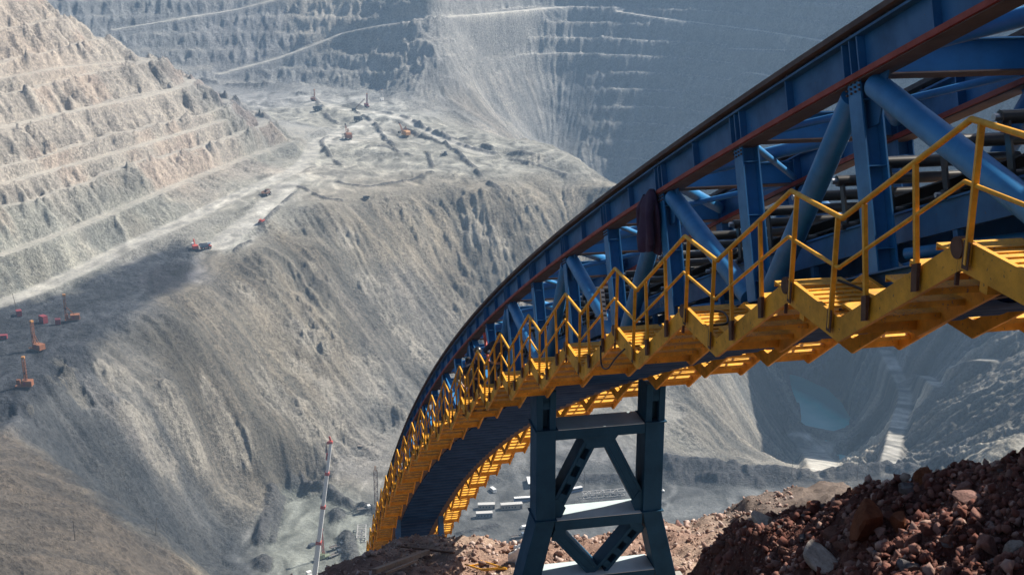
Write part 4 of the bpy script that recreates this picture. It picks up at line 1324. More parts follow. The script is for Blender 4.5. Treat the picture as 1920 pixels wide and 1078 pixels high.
while n < 120:
    u, v = rs.uniform(1310, 1930), rs.uniform(860, 1090)
    lim = np.interp(u, [1300, 1345, 1420, 1500, 1600, 1700, 1800, 1930], [1078, 1014, 975, 958, 928, 897, 874, 853])
    if v < lim + 6: continue
    px = 10 + 30 * rs.rand() ** 2.4
    rock(u, v, px, ['rock_red', 'rock_red', 'rock_brown', 'rock_red', 'rock_pink', 'rock_brown', 'rock_grey'][n % 7],
         'rough broken stone, one of many strewn over the dark rubble heap', 'broken stones on the near rubble heap', (rs.uniform(.8, 1.3), rs.uniform(.7, 1.1), rs.uniform(.55, .95)), 20 + n, rs.uniform(-.5, .5))
    n += 1
rock(1272, 972, 17, 'rock_pink', 'lone reddish stone on the mound behind the trestle leg', None, (1, 1, .8), 16)

# ------------------------------------------------------------------ trestle that carries the bridge
TS = 30.5
trestle = empty('trestle_tower', bw(TS + .4, 8.6, -16.2), 0, 'dark blue steel trestle with crossed braces standing on the red ledge under the bridge', 'trestle')
TO = Vector(trestle.location)
def tb(mb, name, mat='teal', bevel=.012):
    mb.v = [tuple(Vector(p) - TO) for p in mb.v]
    return mb.build(name, M[mat], trestle, bevel)
def tq(mb, pts, s0, s1):
    """prism: outline (D, z) swept along the bridge direction"""
    a = [bw(s0, D, z) for D, z in pts]
    n = len(a)
    b = [bw(s1, D, z) for D, z in pts]
    mb.add(a + b, [tuple(range(n - 1, -1, -1)), tuple(range(n, 2 * n))] + [(i, (i + 1) % n, n + (i + 1) % n, n + i) for i in range(n)])
ZT = zb(TS) - .06
gl, gr_ = rim_z(*bw(TS + .4, 6.0, 0)[:2]), rim_z(*bw(TS + .4, 11.2, 0)[:2])
for i, (d0, d1, sg, gz) in enumerate(((6.87, 7.40, -1, gl), (9.88, 10.41, 1, gr_))):
    mb = MB()
    zt = zb(TS + .4) - .05
    # upper length: two channels with a slot between, closed lower down
    w = .17
    for a, b in ((d0, d0 + w), (d1 - w, d1)):
        tq(mb, [(a, -13.52), (b, -13.52), (b, zt), (a, zt)], TS, TS + .8)
    tq(mb, [(d0 + w, -13.52), (d1 - w, -13.52), (d1 - w, zt), (d0 + w, zt)], TS + .25, TS + .55)
    for z in (-12.95, zt - .35):
        tq(mb, [(d0 + w, z), (d1 - w, z), (d1 - w, z + .3), (d0 + w, z + .3)], TS + .03, TS + .24)
    tq(mb, [(d0, -16.17), (d1, -16.17), (d1, -13.553), (d0, -13.553)], TS, TS + .8)
    k = .235
    dz = -16.203 - gz + .3
    tq(mb, [(d0, -16.203), (d0 + sg * k * dz - .03, gz - .3), (d1 + sg * k * dz + .03, gz - .3), (d1, -16.203)], TS, TS + .8)
    leg = tb(mb, 'leg')
    mb = MB()
    for z in (-13.55, -16.2):
        tq(mb, [(d0 - .05, z), (d1 + .05, z), (d1 + .05, z + .028), (d0 - .05, z + .028)], TS - .05, TS + .85)
    jp = tb(mb, 'joint_plate', 'teal', 0)
    jp.parent = leg
    jp['kind'] = 'stuff'
    mb = MB()
    c = d0 + .26 + sg * k * dz
    tq(mb, [(c - .55, gz - .5), (c + .55, gz - .5), (c + .55, gz + .22), (c - .55, gz + .22)], TS - .25, TS + 1.05)
    ft = tb(mb, 'footing', 'concrete', .03)
for zt_, dep, e in ((-13.55, .30, 0), (-16.2, .33, 0), (-17.98, .30, .42)):
    mb = MB()
    tq(mb, [(7.402 - e, zt_ - dep), (9.878 + e, zt_ - dep), (9.878 + e, zt_), (7.402 - e, zt_)], TS + .02, TS + .78)
    tb(mb, 'cross_beam')
    mb = MB()
    tq(mb, [(7.45 - e, zt_ + .002), (9.83 + e, zt_ + .002), (9.83 + e, zt_ + .02), (7.45 - e, zt_ + .02)], TS - .03, TS + .83)
    tb(mb, 'sunlit_beam_cover', 'teal_sunlit', 0)  # pale tone paints sunlight onto the beam top
def lattice(p0, p1, w=.36, holes=True):
    """battened brace between two points (D, z) in the trestle plane"""
    a, b = np.array(p0), np.array(p1)
    L = np.linalg.norm(b - a)
    t = (b - a) / L
    nn = np.array([-t[1], t[0]])
    mb = MB()
    for s in (-1, 1):
        c = nn * s * (w / 2 - .045)
        q = [a + c - nn * .045, b + c - nn * .045, b + c + nn * .045, a + c + nn * .045]
        tq(mb, [tuple(x) for x in q], TS + .12, TS + .68)
    if not holes:
        q = [a - nn * (w / 2 - .092), b - nn * (w / 2 - .092), b + nn * (w / 2 - .092), a + nn * (w / 2 - .092)]
        tq(mb, [tuple(x) for x in q], TS + .122, TS + .15)
    n = 4 if holes else 0
    for i in range(n):
        x0, x1 = a + t * L * (i / n + .02), a + t * L * (i / n + .13)
        q = [x0 - nn * (w / 2 - .092), x1 - nn * (w / 2 - .092), x1 + nn * (w / 2 - .092), x0 + nn * (w / 2 - .092)]
        tq(mb, [tuple(x) for x in q], TS + .122, TS + .15)
    q = [a - nn * (w / 2 - .095), b - nn * (w / 2 - .095), b + nn * (w / 2 - .095), a + nn * (w / 2 - .095)]
    tq(mb, [tuple(x) for x in q], TS + .38, TS + .42)
    tb(mb, 'diagonal_brace')
lattice((8.42, -13.95), (7.43, -15.95))
lattice((8.86, -13.95), (9.85, -15.95), .36, False)
lattice((7.45, -16.62), (8.58, -17.97), .36, False)
lattice((9.85, -16.62), (8.72, -17.97))
for pts in ([(8.12, -13.853), (9.16, -13.853), (8.98, -14.12), (8.80, -14.20), (8.48, -14.20), (8.30, -14.12)],
            [(7.402, -15.62), (7.50, -15.60), (7.72, -15.90), (7.60, -16.168), (7.402, -16.168)], [(9.878, -15.62), (9.78, -15.60), (9.56, -15.90), (9.68, -16.168), (9.878, -16.168)],
            [(7.402, -16.533), (7.75, -16.533), (7.68, -16.72), (7.45, -16.88), (7.33, -16.85)], [(9.878, -16.533), (9.53, -16.533), (9.60, -16.72), (9.83, -16.88), (9.95, -16.85)]):
    mb = MB()
    tq(mb, pts, TS + .10, TS + .148)
    tb(mb, 'gusset', 'teal', 0)

# portal at the foot of the visible bridge
portal = empty('support_frame', bw(69, 8.4, -37), 0, 'blue steel portal with a sunlit cap beam holding the far lower end of the bridge', 'support')
PO = Vector(portal.location)
for d0, d1 in ((6.95, 7.25), (9.55, 9.85)):
    mb = MB()
    s0 = 69.0
    g = rim_z(*bw(69, d0, 0)[:2])
    mb.hexa([bw(s0, d0, g - .5), bw(s0, d1, g - .5), bw(s0 + .5, d1, g - .5), bw(s0 + .5, d0, g - .5), bw(s0, d0, zb(s0) - .06), bw(s0, d1, zb(s0) - .06), bw(s0 + .5, d1, zb(s0 + .5) - .06), bw(s0 + .5, d0, zb(s0 + .5) - .06)])
    mb.v = [tuple(Vector(p) - PO) for p in mb.v]
    mb.build('leg', M['blue'], portal)
mb = MB()
mb.hexa([bw(68.9, 7.252, -37.5), bw(68.9, 9.548, -37.5), bw(69.6, 9.548, -37.5), bw(69.6, 7.252, -37.5), bw(68.9, 7.252, -37.1), bw(68.9, 9.548, -37.1), bw(69.6, 9.548, -37.1), bw(69.6, 7.252, -37.1)])
mb.v = [tuple(Vector(p) - PO) for p in mb.v]
mb.build('cap_beam', M['teal_sunlit'], portal)  # sunlight on this beam is painted as a pale tone
# ------------------------------------------------------------------ machines and cabins down in the pit
M['orange'] = paint('orange_machine_paint', (.23, .082, .032, 1), .7, (.10, .05, .035, 1), .58, 1.2, .3)
M['amber'] = paint('amber_machine_paint', (.42, .19, .05, 1), .55, (.12, .06, .04, 1), .64, 1.2, .3)
M['red_machine'] = paint('red_machine_paint', (.42, .05, .03, 1), .5, (.1, .04, .03, 1), .64, 1.2, .3)
M['dark_red'] = paint('dark_red_paint', (.20, .025, .035, 1), .55, None, .5, 1.0, .3)
M['track'] = plain('dusty_track_steel', (.05, .048, .045, 1), .8)
M['tyre'] = plain('tyre_rubber', (.025, .025, .025, 1), .9)
M['white'] = plain('white_body_paint', (.72, .72, .70, 1), .5, 0, .15)
M['roof'] = plain('pale_roof_sheet', (.50, .49, .47, 1), .7, 0, .35)
M['tan'] = plain('tan_cabin_wall', (.34, .28, .22, 1), .8, 0, .25)
M['greyblue'] = plain('grey_blue_paint', (.11, .15, .20, 1), .6)
M['slate'] = plain('dark_slate_paint', (.035, .045, .06, 1), .6)
M['busblue'] = plain('blue_body_paint', (.05, .12, .28, 1), .5)
M['green'] = plain('dull_green_paint', (.17, .20, .12, 1), .6)
M['wood'] = plain('grey_timber', (.10, .08, .065, 1), .9, 0, .4, 5)
M['plank'] = plain('weathered_plank', (.26, .175, .13, 1), .85, 0, .4, 8)
m, nt, b = new_mat('window_glass')
b.inputs['Base Color'].default_value = (.02, .03, .04, 1)
b.inputs['Roughness'].default_value = .08
M['glass'] = m

def spot(u, v, dz=0.0):
    p = pit_hit(u, v)
    return (p[0], p[1], p[2] + dz)
def ground_rest(o, half):
    """lower a machine so that its whole base meets the ground"""
    x, y, z = o.location
    zs = [pit_z(x + dx, y + dy) for dx in (-half, 0, half) for dy in (-half, 0, half)]
    o.location.z = sum(zs) / 9
def wheels(root, spots, r, w):
    for x, y in spots:
        mb = MB()
        mb.tube([(x - w / 2, y, r), (x + w / 2, y, r)], r, 18)
        t = mb.build('wheel', M['tyre'], root)
        mb = MB()
        mb.tube([(x - w / 2 - .03, y, r), (x + w / 2 + .03, y, r)], r * .5, 12)
        mb.build('hub', M['steel'], t)
def part(root, name, mat, *boxes, bevel=.05):
    mb = MB()
    for a, b in boxes:
        mb.box(a, b)
    return mb.build(name, M[mat], root, bevel)
def crawlers(root, x, y0, y1, w=.9, h=1.1):
    for s in (-1, 1):
        mb = MB()
        n = 8
        prof = [(y0 + h / 2 - math.sin(math.pi * i / n) * h / 2, h / 2 - math.cos(math.pi * i / n) * h / 2) for i in range(n + 1)]
        prof += [(y1 - h / 2 + math.sin(math.pi * i / n) * h / 2, h / 2 + math.cos(math.pi * i / n) * h / 2) for i in range(n + 1)]
        mb.prism([(s * x - w / 2, y, z) for y, z in prof], (w, 0, 0))
        mb.build('crawler', M['track'], root, .04)
def lattice_mast(mb, x, y, z0, z1, w, t=.14, n=9):
    for sx in (-1, 1):
        for sy in (-1, 1):
            mb.bar((x + sx * w / 2, y + sy * w / 2, z0), (x + sx * w / 2, y + sy * w / 2, z1), t, t)
    for i in range(n):
        a, b = z0 + (z1 - z0) * i / n, z0 + (z1 - z0) * (i + 1) / n
        s = 1 if i % 2 else -1
        for sy in (-1, 1):
            mb.bar((x - s * w / 2, y + sy * w / 2, a), (x + s * w / 2, y + sy * w / 2, b), t * .7, t * .7)
            mb.bar((x + sy * w / 2, y - s * w / 2, a), (x + sy * w / 2, y + s * w / 2, b), t * .7, t * .7)
            mb.bar((x - w / 2, y + sy * w / 2, b), (x + w / 2, y + sy * w / 2, b), t * .7, t * .7)

def drill(u, v, rz, label, mast_y=-3.6, sc_=1.0, col='orange'):
    r = empty('drill_rig', spot(u, v), rz, label, 'drill rig', 'blast hole drill rigs on the dark bench')
    r.scale = (sc_,) * 3
    crawlers(r, 1.9, -3.2, 3.2, 1.0, 1.3)
    part(r, 'body', col, ((-2.3, -4.4, 1.32), (2.3, 4.6, 1.75)), ((-2.1, -1.0, 1.752), (2.1, 4.5, 4.4)))
    part(r, 'engine_door', 'dark_red', ((-2.16, .2, 2.0), (-2.11, 1.4, 4.0)), ((2.11, .2, 2.0), (2.16, 1.4, 4.0)), bevel=0)['kind'] = 'stuff'
    cb = part(r, 'cab', col, ((-2.2, -4.3, 1.752), (-.75, -2.3, 4.3)))
    part(cb, 'window', 'glass', ((-2.05, -4.34, 2.7), (-.9, -4.305, 3.9)), bevel=0)
    mb = MB()
    lattice_mast(mb, .4, mast_y, 1.76, 17.0, 1.35, .20, 9)
    mt = mb.build('mast', M[col], r)
    part(mt, 'mast_head', 'amber', ((-.45, mast_y - .85, 17.0), (1.25, mast_y + .85, 18.0)))
    mb = MB()
    mb.tube([(.4, mast_y, 1.8), (.4, mast_y, 15)], .2, 8)
    mb.build('drill_string', M['rust'], mt)
    part(mt, 'rotary_head', 'slate', ((-.1, mast_y - .5, 8), (.9, mast_y + .5, 9.6)))
    mb = MB()
    mb.bar((-.5, 1.5, 4.4), (-.1, mast_y + .7, 9.5), .2, .2)
    mb.bar((1.3, 1.5, 4.4), (.9, mast_y + .7, 9.5), .2, .2)
    mb.build('mast_stay', M[col], r)['kind'] = 'stuff'
    ground_rest(r, 3)
    return r
drill(136, 602, R(-72), 'orange drill rig farthest back on the dark bench, mast at its left end', -3.4, .98)
drill(70, 658, R(-118), 'orange drill rig in the middle of the three on the dark bench', -1.6, 1.0)
drill(46, 727, R(-86), 'orange drill rig nearest the bench edge with its mast rising from mid body', 1.2, .98)

def cabin(u, v, rz, sz, mat, label, group=None):
    r = empty('site_cabin', spot(u, v), rz, label, 'cabin', group)
    l, w, h = sz
    part(r, 'wall', mat, ((-l / 2, -w / 2, .35), (l / 2, w / 2, h)))
    part(r, 'roof', mat if mat == 'dark_red' else 'roof', ((-l / 2 - .12, -w / 2 - .12, h + .002), (l / 2 + .12, w / 2 + .12, h + .16)))
    part(r, 'skid', 'track', ((-l / 2, -w / 2 + .2, 0), (l / 2, -w / 2 + .5, .348)), ((-l / 2, w / 2 - .5, 0), (l / 2, w / 2 - .2, .348)), bevel=0)['kind'] = 'stuff'
    part(r, 'door', 'slate', ((l / 2 - 1.4, -w / 2 - .05, .5), (l / 2 - .5, -w / 2 - .005, 2.3)), bevel=0)
    for k in range(max(1, int(l / 2.4))):
        x = -l / 2 + .9 + k * 1.9
        if x + .9 < l / 2 - 1.5:
            f = part(r, 'window', 'glass', ((x, -w / 2 - .04, 1.2), (x + .9, -w / 2 - .005, 2.1)), bevel=0)
    ground_rest(r, l / 3)
    return r
cabin(36, 592, R(-60), (4.0, 3.0, 3.6), 'dark_red', 'small dark red cabin alone at the back left of the drill bench')
cabin(82, 606, R(-40), (5.0, 3.2, 4.6), 'dark_red', 'dark red cabin behind the middle drill rig mast')
cabin(109, 608, R(-70), (3.4, 3.0, 3.4), 'dark_red', 'small dark red cabin just left of the farthest drill rig')
cabin(4, 636, R(10), (6.0, 2.8, 2.6), 'dark_red', 'low dark red cabin cut by the left edge of the picture')

def dump_truck(u, v, rz, label, col='slate', tray='greyblue', sc_=1.0, rim='roof', group='haul trucks in the pit'):
    r = empty('dump_truck', spot(u, v), rz, label, 'truck', group)
    r.scale = (sc_,) * 3
    part(r, 'chassis', col, ((-1.5, -4.2, 1.2), (1.5, 3.4, 1.9)))
    cb = part(r, 'cab', col, ((-1.9, 2.0, 1.92), (-.2, 3.6, 3.6)), ((-2.2, 1.6, 1.905), (2.2, 4.4, 1.918)))
    part(cb, 'windscreen', 'glass', ((-1.8, 3.605, 2.6), (-.3, 3.65, 3.4)), bevel=0)
    part(r, 'bonnet', col, ((.0, 2.4, 1.922), (1.9, 4.3, 2.8)))
    mb = MB()
    for s in (-1, 1):
        mb.prism([(s * 2.3 - .06, -4.6, 2.5), (s * 2.3 - .06, 1.7, 2.0), (s * 2.3 - .06, 1.7, 4.3), (s * 2.3 - .06, -4.4, 4.2)], (.12, 0, 0))
    mb.prism([(-2.238, -4.6, 2.5), (-2.238, 1.7, 2.0), (-2.238, 1.7, 2.2), (-2.238, -4.6, 2.7)], (4.476, 0, 0))
    mb.prism([(-2.238, 1.5, 2.21), (-2.238, 1.7, 2.21), (-2.238, 1.75, 4.3), (-2.238, 4.2, 4.5), (-2.238, 4.2, 4.65), (-2.238, 1.5, 4.45)], (4.476, 0, 0))
    ty = mb.build('tray', M[tray], r)
    part(ty, 'tray_rim', rim, ((-2.42, -4.4, 4.302), (-2.18, 1.6, 4.44)), ((2.18, -4.4, 4.302), (2.42, 1.6, 4.44)), bevel=0)['kind'] = 'stuff'
    part(r, 'headlight', 'white', ((-1.6, 4.405, 1.6), (-1.1, 4.45, 1.9)), bevel=0)
    part(r, 'headlight', 'white', ((1.1, 4.405, 1.6), (1.6, 4.45, 1.9)), bevel=0)
    wheels(r, [(-1.9, 2.6), (1.9, 2.6), (-1.75, -2.4), (1.75, -2.4)], 1.25, 1.0)
    ground_rest(r, 2)
    return r
dump_truck(500, 367, R(-18), 'dark haul truck with a pale tray rim on the road above the dig face', 'slate', 'rust', 1.0)
dump_truck(490, 417, R(160), 'small red haul truck close to the edge of the plateau', 'red_machine', 'red_machine', .62, 'red_machine')
dump_truck(386, 467, R(-65), 'red truck with a light tray being loaded beside the red excavator', 'red_machine', 'greyblue', .95)
dump_truck(596, 208, R(-60), 'dark blue truck parked on the far upper bench by the rig', 'slate', 'slate', 1.1, 'slate')
dump_truck(672, 228, R(-85), 'dark truck crossing behind the left cable shovel', 'slate', 'slate', 1.1, 'slate')
dump_truck(686, 374, R(70), 'tiny dark truck at the crest of the pale slope', 'slate', 'slate', .6, 'slate')

# red hydraulic excavator at the dig face
ex = empty('hydraulic_excavator', spot(366, 468), R(25), 'red hydraulic excavator digging at the head of the dark rubble', 'excavator')
crawlers(ex, 1.6, -2.6, 2.6, .8, 1.1)
part(ex, 'house', 'red_machine', ((-2.0, -3.2, 1.2), (2.0, 1.8, 3.4)))
cb = part(ex, 'cab', 'white', ((-2.0, .4, 3.42), (-.5, 2.2, 5.0)))
part(cb, 'window', 'glass', ((-1.9, 2.205, 3.9), (-.6, 2.24, 4.8)), bevel=0)
mb = MB()
mb.bar((.4, 1.6, 3.0), (.4, 5.2, 6.6), .8, .9)
mb.build('boom', M['red_machine'], ex, .05)
mb = MB()
mb.bar((.4, 5.0, 6.7), (.4, 7.6, 3.2), .6, .6)
mb.build('stick', M['red_machine'], ex, .05)
mb = MB()
mb.prism([(-.7, 7.2, 3.0), (-.7, 8.4, 2.8), (-.7, 8.2, 1.4), (-.7, 6.9, 1.3)], (2.2, 0, 0))
mb.build('bucket', M['track'], ex, .05)
ground_rest(ex, 2)

def cable_shovel(u, v, rz, label, body='amber', sc_=1.0):
    r = empty('cable_shovel', spot(u, v), rz, label, 'excavator', 'cable shovels on the upper benches')
    r.scale = (sc_,) * 3
    crawlers(r, 2.4, -3.6, 3.6, 1.3, 1.6)
    part(r, 'turntable', 'track', ((-2.2, -2.2, 1.62), (2.2, 2.2, 2.3)))
    mb = MB()
    mb.prism([(-3.2, -6.2, 2.32), (-3.2, 3.2, 2.32), (-3.2, 3.2, 6.4), (-3.2, 1.5, 7.4), (-3.2, -5.2, 7.4), (-3.2, -6.2, 6.0)], (6.4, 0, 0))
    mb.build('house', M[body], r, .15)
    cb = part(r, 'cab', 'red_machine', ((1.4, 3.22, 3.4), (3.2, 5.2, 6.6)))
    part(cb, 'window', 'glass', ((1.5, 5.205, 4.6), (3.1, 5.25, 6.2)), bevel=0)
    mb = MB()
    for s in (-.9, .9):
        mb.bar((s, 3.2, 3.2), (s * .5, 11.5, 14.5), .45, .7)
    for i in range(5):
        t = .2 + i * .17
        mb.bar((-.9 * (1 - t / 2), 3.2 + 8.3 * t, 3.2 + 11.3 * t), (.9 * (1 - t / 2), 3.2 + 8.3 * t, 3.2 + 11.3 * t), .3, .3)
    bm_ = mb.build('boom', M['orange'], r)
    mb = MB()
    mb.tube([(-.7, 11.6, 14.7), (.7, 11.6, 14.7)], .95, 16)
    mb.build('sheave', M['slate'], bm_)
    mb = MB()
    for s in (-.8, .8):
        mb.bar((s, -2.0, 7.4), (s * .6, -1.0, 12.0), .3, .3)
        mb.bar((s * .6, -1.0, 12.0), (s, 2.0, 7.4), .3, .3)
    mb.bar((-.6, -1.0, 12.0), (.6, -1.0, 12.0), .3, .3)
    mb.build('a_frame', M['orange'], r)
    mb = MB()
    for s in (-.4, .4):
        mb.tube([(s, -1.0, 12.0), (s, 11.5, 14.6)], .08, 6)
    mb.build('cable', M['slate'], bm_)['kind'] = 'stuff'
    mb = MB()
    mb.bar((0, 3.6, 7.0), (0, 11.0, 4.2), .6, .7)
    mb.build('stick', M['orange'], r)
    mb = MB()
    mb.prism([(-1.3, 10.6, 5.0), (-1.3, 13.0, 4.6), (-1.3, 12.8, 2.4), (-1.3, 10.8, 2.2)], (2.6, 0, 0))
    mb.build('bucket', M['track'], r, .05)
    ground_rest(r, 3)
    return r
cable_shovel(653, 262, R(20), 'orange cable shovel on the left, working below the dark truck on the upper benches', 'orange', .92)
cable_shovel(760, 257, R(40), 'amber cable shovel on the right, beside the pale flat bench', 'amber', .88)
far_rig = drill(688, 201, R(30), 'thin dark drill rig standing at the foot of the far wall', 0, .85, 'dark_red')
far_rig['group'] = ''
del far_rig['group']
r = drill(588, 190, R(60), 'faded orange drill rig on the far left upper bench', -2, .75)
del r['group']
r = drill(716, 190, R(0), 'pale hazy drill rig on the farthest bench right of the dark one', 0, .75, 'white')
del r['group']
# boom loader far back
bl = empty('lattice_crane', spot(664, 208), R(-70), 'dark lattice crane leaning its jib at the foot of the far wall', 'crane')
crawlers(bl, 1.5, -2.4, 2.4, .8, 1.0)
part(bl, 'house', 'slate', ((-1.6, -2.4, 1.02), (1.6, 1.6, 3.2)))
mb = MB()
lattice_mast(mb, 0, 0, 0, 15, 1.0, .14, 8)
j = mb.build('jib', M['rust'], bl)
j.location = (0, 1.4, 2.6)
j.rotation_euler = (R(-48), 0, 0)
ground_rest(bl, 2)
# dozer by the long berm
dz = empty('bulldozer', spot(834, 292), R(60), 'dark bulldozer beside the berm on the right of the benches', 'bulldozer')
crawlers(dz, 1.3, -2.2, 2.2, .7, 1.3)
part(dz, 'body', 'slate', ((-.9, -2.2, 1.0), (.9, 2.0, 2.4)))
cb = part(dz, 'cab', 'slate', ((-.9, -1.6, 2.42), (.9, .4, 4.0)))
part(cb, 'window', 'glass', ((-.8, .405, 3.0), (.8, .44, 3.8)), bevel=0)
mb = MB()
mb.prism([(-2.4, 3.0, .2), (-2.4, 3.3, .2), (-2.4, 3.1, 1.0), (-2.4, 3.3, 1.9), (-2.4, 3.0, 1.9), (-2.4, 2.8, 1.0)], (4.8, 0, 0))
mb.build('blade', M['track'], dz)
mb = MB()
for s in (-1.2, 1.2):
    mb.bar((s, 0, .7), (s, 3.0, .8), .25, .3)
mb.build('push_arm', M['slate'], dz)['kind'] = 'stuff'
ground_rest(dz, 1.5)

# floor of the pit: trailers, buses, cars
cabin(912, 953, R(4), (10.5, 3.2, 3.3), 'tan', 'shorter tan site trailer with a white roof, behind the other small one')
cabin(908, 969, R(6), (10.0, 3.2, 3.3), 'greyblue', 'grey site trailer with a pale roof, nearest of the three')
cabin(959, 953, R(8), (13.5, 3.2, 3.5), 'tan', 'long tan site trailer with a row of windows and white roof')
def bus(u, v, rz, label, col='busblue', L=10.5, group='buses parked on the pit floor'):
    r = empty('bus', spot(u, v), rz, label, 'bus', group)
    part(r, 'body', col, ((-1.25, -L / 2, .45), (1.25, L / 2, 2.95)), bevel=.12)
    part(r, 'roof', 'white', ((-1.2, -L / 2 + .05, 2.955), (1.2, L / 2 - .05, 3.15)), bevel=.08)
    for s in (-1, 1):
        part(r, 'side_window', 'glass', ((min(s * 1.255, s * 1.29), -L / 2 + .6, 1.7), (max(s * 1.255, s * 1.29), L / 2 - .6, 2.6)), bevel=0)
    part(r, 'windscreen', 'glass', ((-1.1, L / 2 + .005, 1.5), (1.1, L / 2 + .04, 2.7)), bevel=0)
    part(r, 'rear_window', 'glass', ((-1.0, -L / 2 - .04, 1.7), (1.0, -L / 2 - .005, 2.6)), bevel=0)
    wheels(r, [(-1.05, -L * .28), (1.05, -L * .28), (-1.05, L * .3), (1.05, L * .3)], .5, .35)
    ground_rest(r, 2)
    return r
bus(979, 940, R(-82), 'blue bus with a white roof parked behind the long trailer')
bus(992, 908, R(186), 'pale blue bus seen end on, left of the trestle leg', 'greyblue', 11)
bus(1078, 922, R(-66), 'white roofed blue bus half hidden by the trestle brace', 'busblue', 10)
bus(1006, 906, R(180), 'bus almost hidden behind the left trestle leg', 'greyblue', 10)
def car(u, v, rz, label, col='white', van=False, group='cars and vans on the pit floor'):
    r = empty('van' if van else 'parked_car', spot(u, v), rz, label, 'van' if van else 'car', group)
    mb = MB()
    h = 1.95 if van else 1.42
    prof = [(-2.2, .35), (2.2, .35), (2.25, .8), (1.5 if not van else 1.9, .95), (.8 if not van else 1.5, h), (-1.5 if not van else -2.15, h), (-2.15, .9)]
    mb.prism([(-.88, y, z) for y, z in prof], (1.76, 0, 0))
    bd = mb.build('body', M[col], r, .06)
    for s in (-1, 1):
        part(r, 'side_window', 'glass', ((min(s * .885, s * .9), -1.4, .98), (max(s * .885, s * .9), .8, h - .12)), bevel=0)
    mb = MB()
    y0, y1 = (1.5, .8) if not van else (1.9, 1.5)
    mb.prism([(-.8, y0 + .02, 1.0), (-.8, y1 + .06, h - .08), (-.8, y1 + .03, h - .08), (-.8, y0 - .01, 1.0)], (1.6, 0, 0))
    mb.build('windscreen', M['glass'], r)
    wheels(r, [(-.8, -1.35), (.8, -1.35), (-.8, 1.4), (.8, 1.4)], .33, .22)
    r.scale = (1.35,) * 3
    ground_rest(r, 1)
    return r
car(985, 990, R(-70), 'white car alone on the floor just left of the trestle leg')
car(924, 921, R(30), 'small white van standing under the bank at the back of the floor', 'white', True)
car(1237, 922, R(-80), 'small white car showing at the right edge of the trestle leg')
car(668, 1059, R(10), 'white van below the foot of the yellow walkway', 'white', True)
car(585, 1024, R(-28), 'dark blue car throwing a long shadow left of the tall crane boom', 'slate')
def flat_truck(u, v, rz, label, col, load=None):
    r = empty('flatbed_truck', spot(u, v), rz, label, 'truck', 'flatbed trucks on the pit floor')
    part(r, 'chassis', 'track', ((-.5, -4.4, .75), (.5, 3.0, 1.0)))
    cb = part(r, 'cab', col, ((-1.2, 2.0, 1.02), (1.2, 3.9, 3.0)))
    part(cb, 'windscreen', 'glass', ((-1.05, 3.905, 1.95), (1.05, 3.94, 2.8)), bevel=0)
    part(r, 'bed', 'wood', ((-1.25, -4.5, 1.02), (1.25, 1.8, 1.25)))
    for a, b in (((-1.25, -4.5, 1.252), (-1.17, 1.8, 1.8)), ((1.17, -4.5, 1.252), (1.25, 1.8, 1.8))):
        part(r, 'side_board', 'roof', (a, b), bevel=0)
    wheels(r, [(-1.0, -2.9), (1.0, -2.9), (-1.0, 2.7), (1.0, 2.7)], .55, .4)
    ground_rest(r, 2)
    return r
flat_truck(632, 1028, R(-60), 'empty flatbed truck in the shadow of the bank, farther of the two', 'slate')
flat_truck(628, 1042, R(-50), 'empty flatbed truck in the shadow of the bank, nearer of the two', 'slate')
flat_truck(901, 1017, R(50), 'dark flatbed truck peeping over the edge of the red ledge', 'slate')
flat_truck(683, 956, R(-70), 'pale flatbed truck parked on the bank beside the bridge foot', 'white')
flat_truck(972, 1008, R(-72), 'grey flatbed truck with pale side boards left of the trestle leg', 'greyblue')

# bridge segments waiting on the floor
M['segment'] = plain('dusty_pale_steel', (.38, .37, .36, 1), .7, 0, .3)
def segment(u, v, rz, L, W, H, label, mat='segment'):
    r = empty('truss_segment', spot(u, v), rz, label, 'truss', 'truss segments lying on the pit floor')
    for s in (-1, 1):
        mb = MB()
        for z in (.25, H):
            mb.bar((s * W / 2, -L / 2, z), (s * W / 2, L / 2, z), .35, .35)
        n = 6
        for i in range(n):
            a, b = -L / 2 + L * i / n, -L / 2 + L * (i + 1) / n
            mb.bar((s * W / 2, a, .25 if i % 2 else H), (s * W / 2, b, H if i % 2 else .25), .25, .25)
            mb.bar((s * W / 2, b, .25), (s * W / 2, b, H), .25, .25)
        mb.build('side_frame', M[mat], r)
    mb = MB()
    n = 6
    for z in (.25, H):
        for i in range(n + 1):
            y = -L / 2 + L * i / n
            mb.bar((-W / 2 + .18, y, z), (W / 2 - .18, y, z), .25, .25)
    for i in range(n):
        a, b = -L / 2 + L * i / n, -L / 2 + L * (i + 1) / n
        s = 1 if i % 2 else -1
        mb.bar((-s * W / 2, a + .15, H), (s * W / 2, b - .15, H), .22, .22)
    mb.build('cross_member', M[mat], r)['kind'] = 'stuff'
    ground_rest(r, 2)
    return r
segment(678, 1004, R(4), 17, 5.0, 3.0, 'white latticed truss segment lying end on beside the bridge foot')
segment(1132, 930, R(-80), 27, 4.0, 3.4, 'long pale lattice truss lying on the bank seen through the trestle')

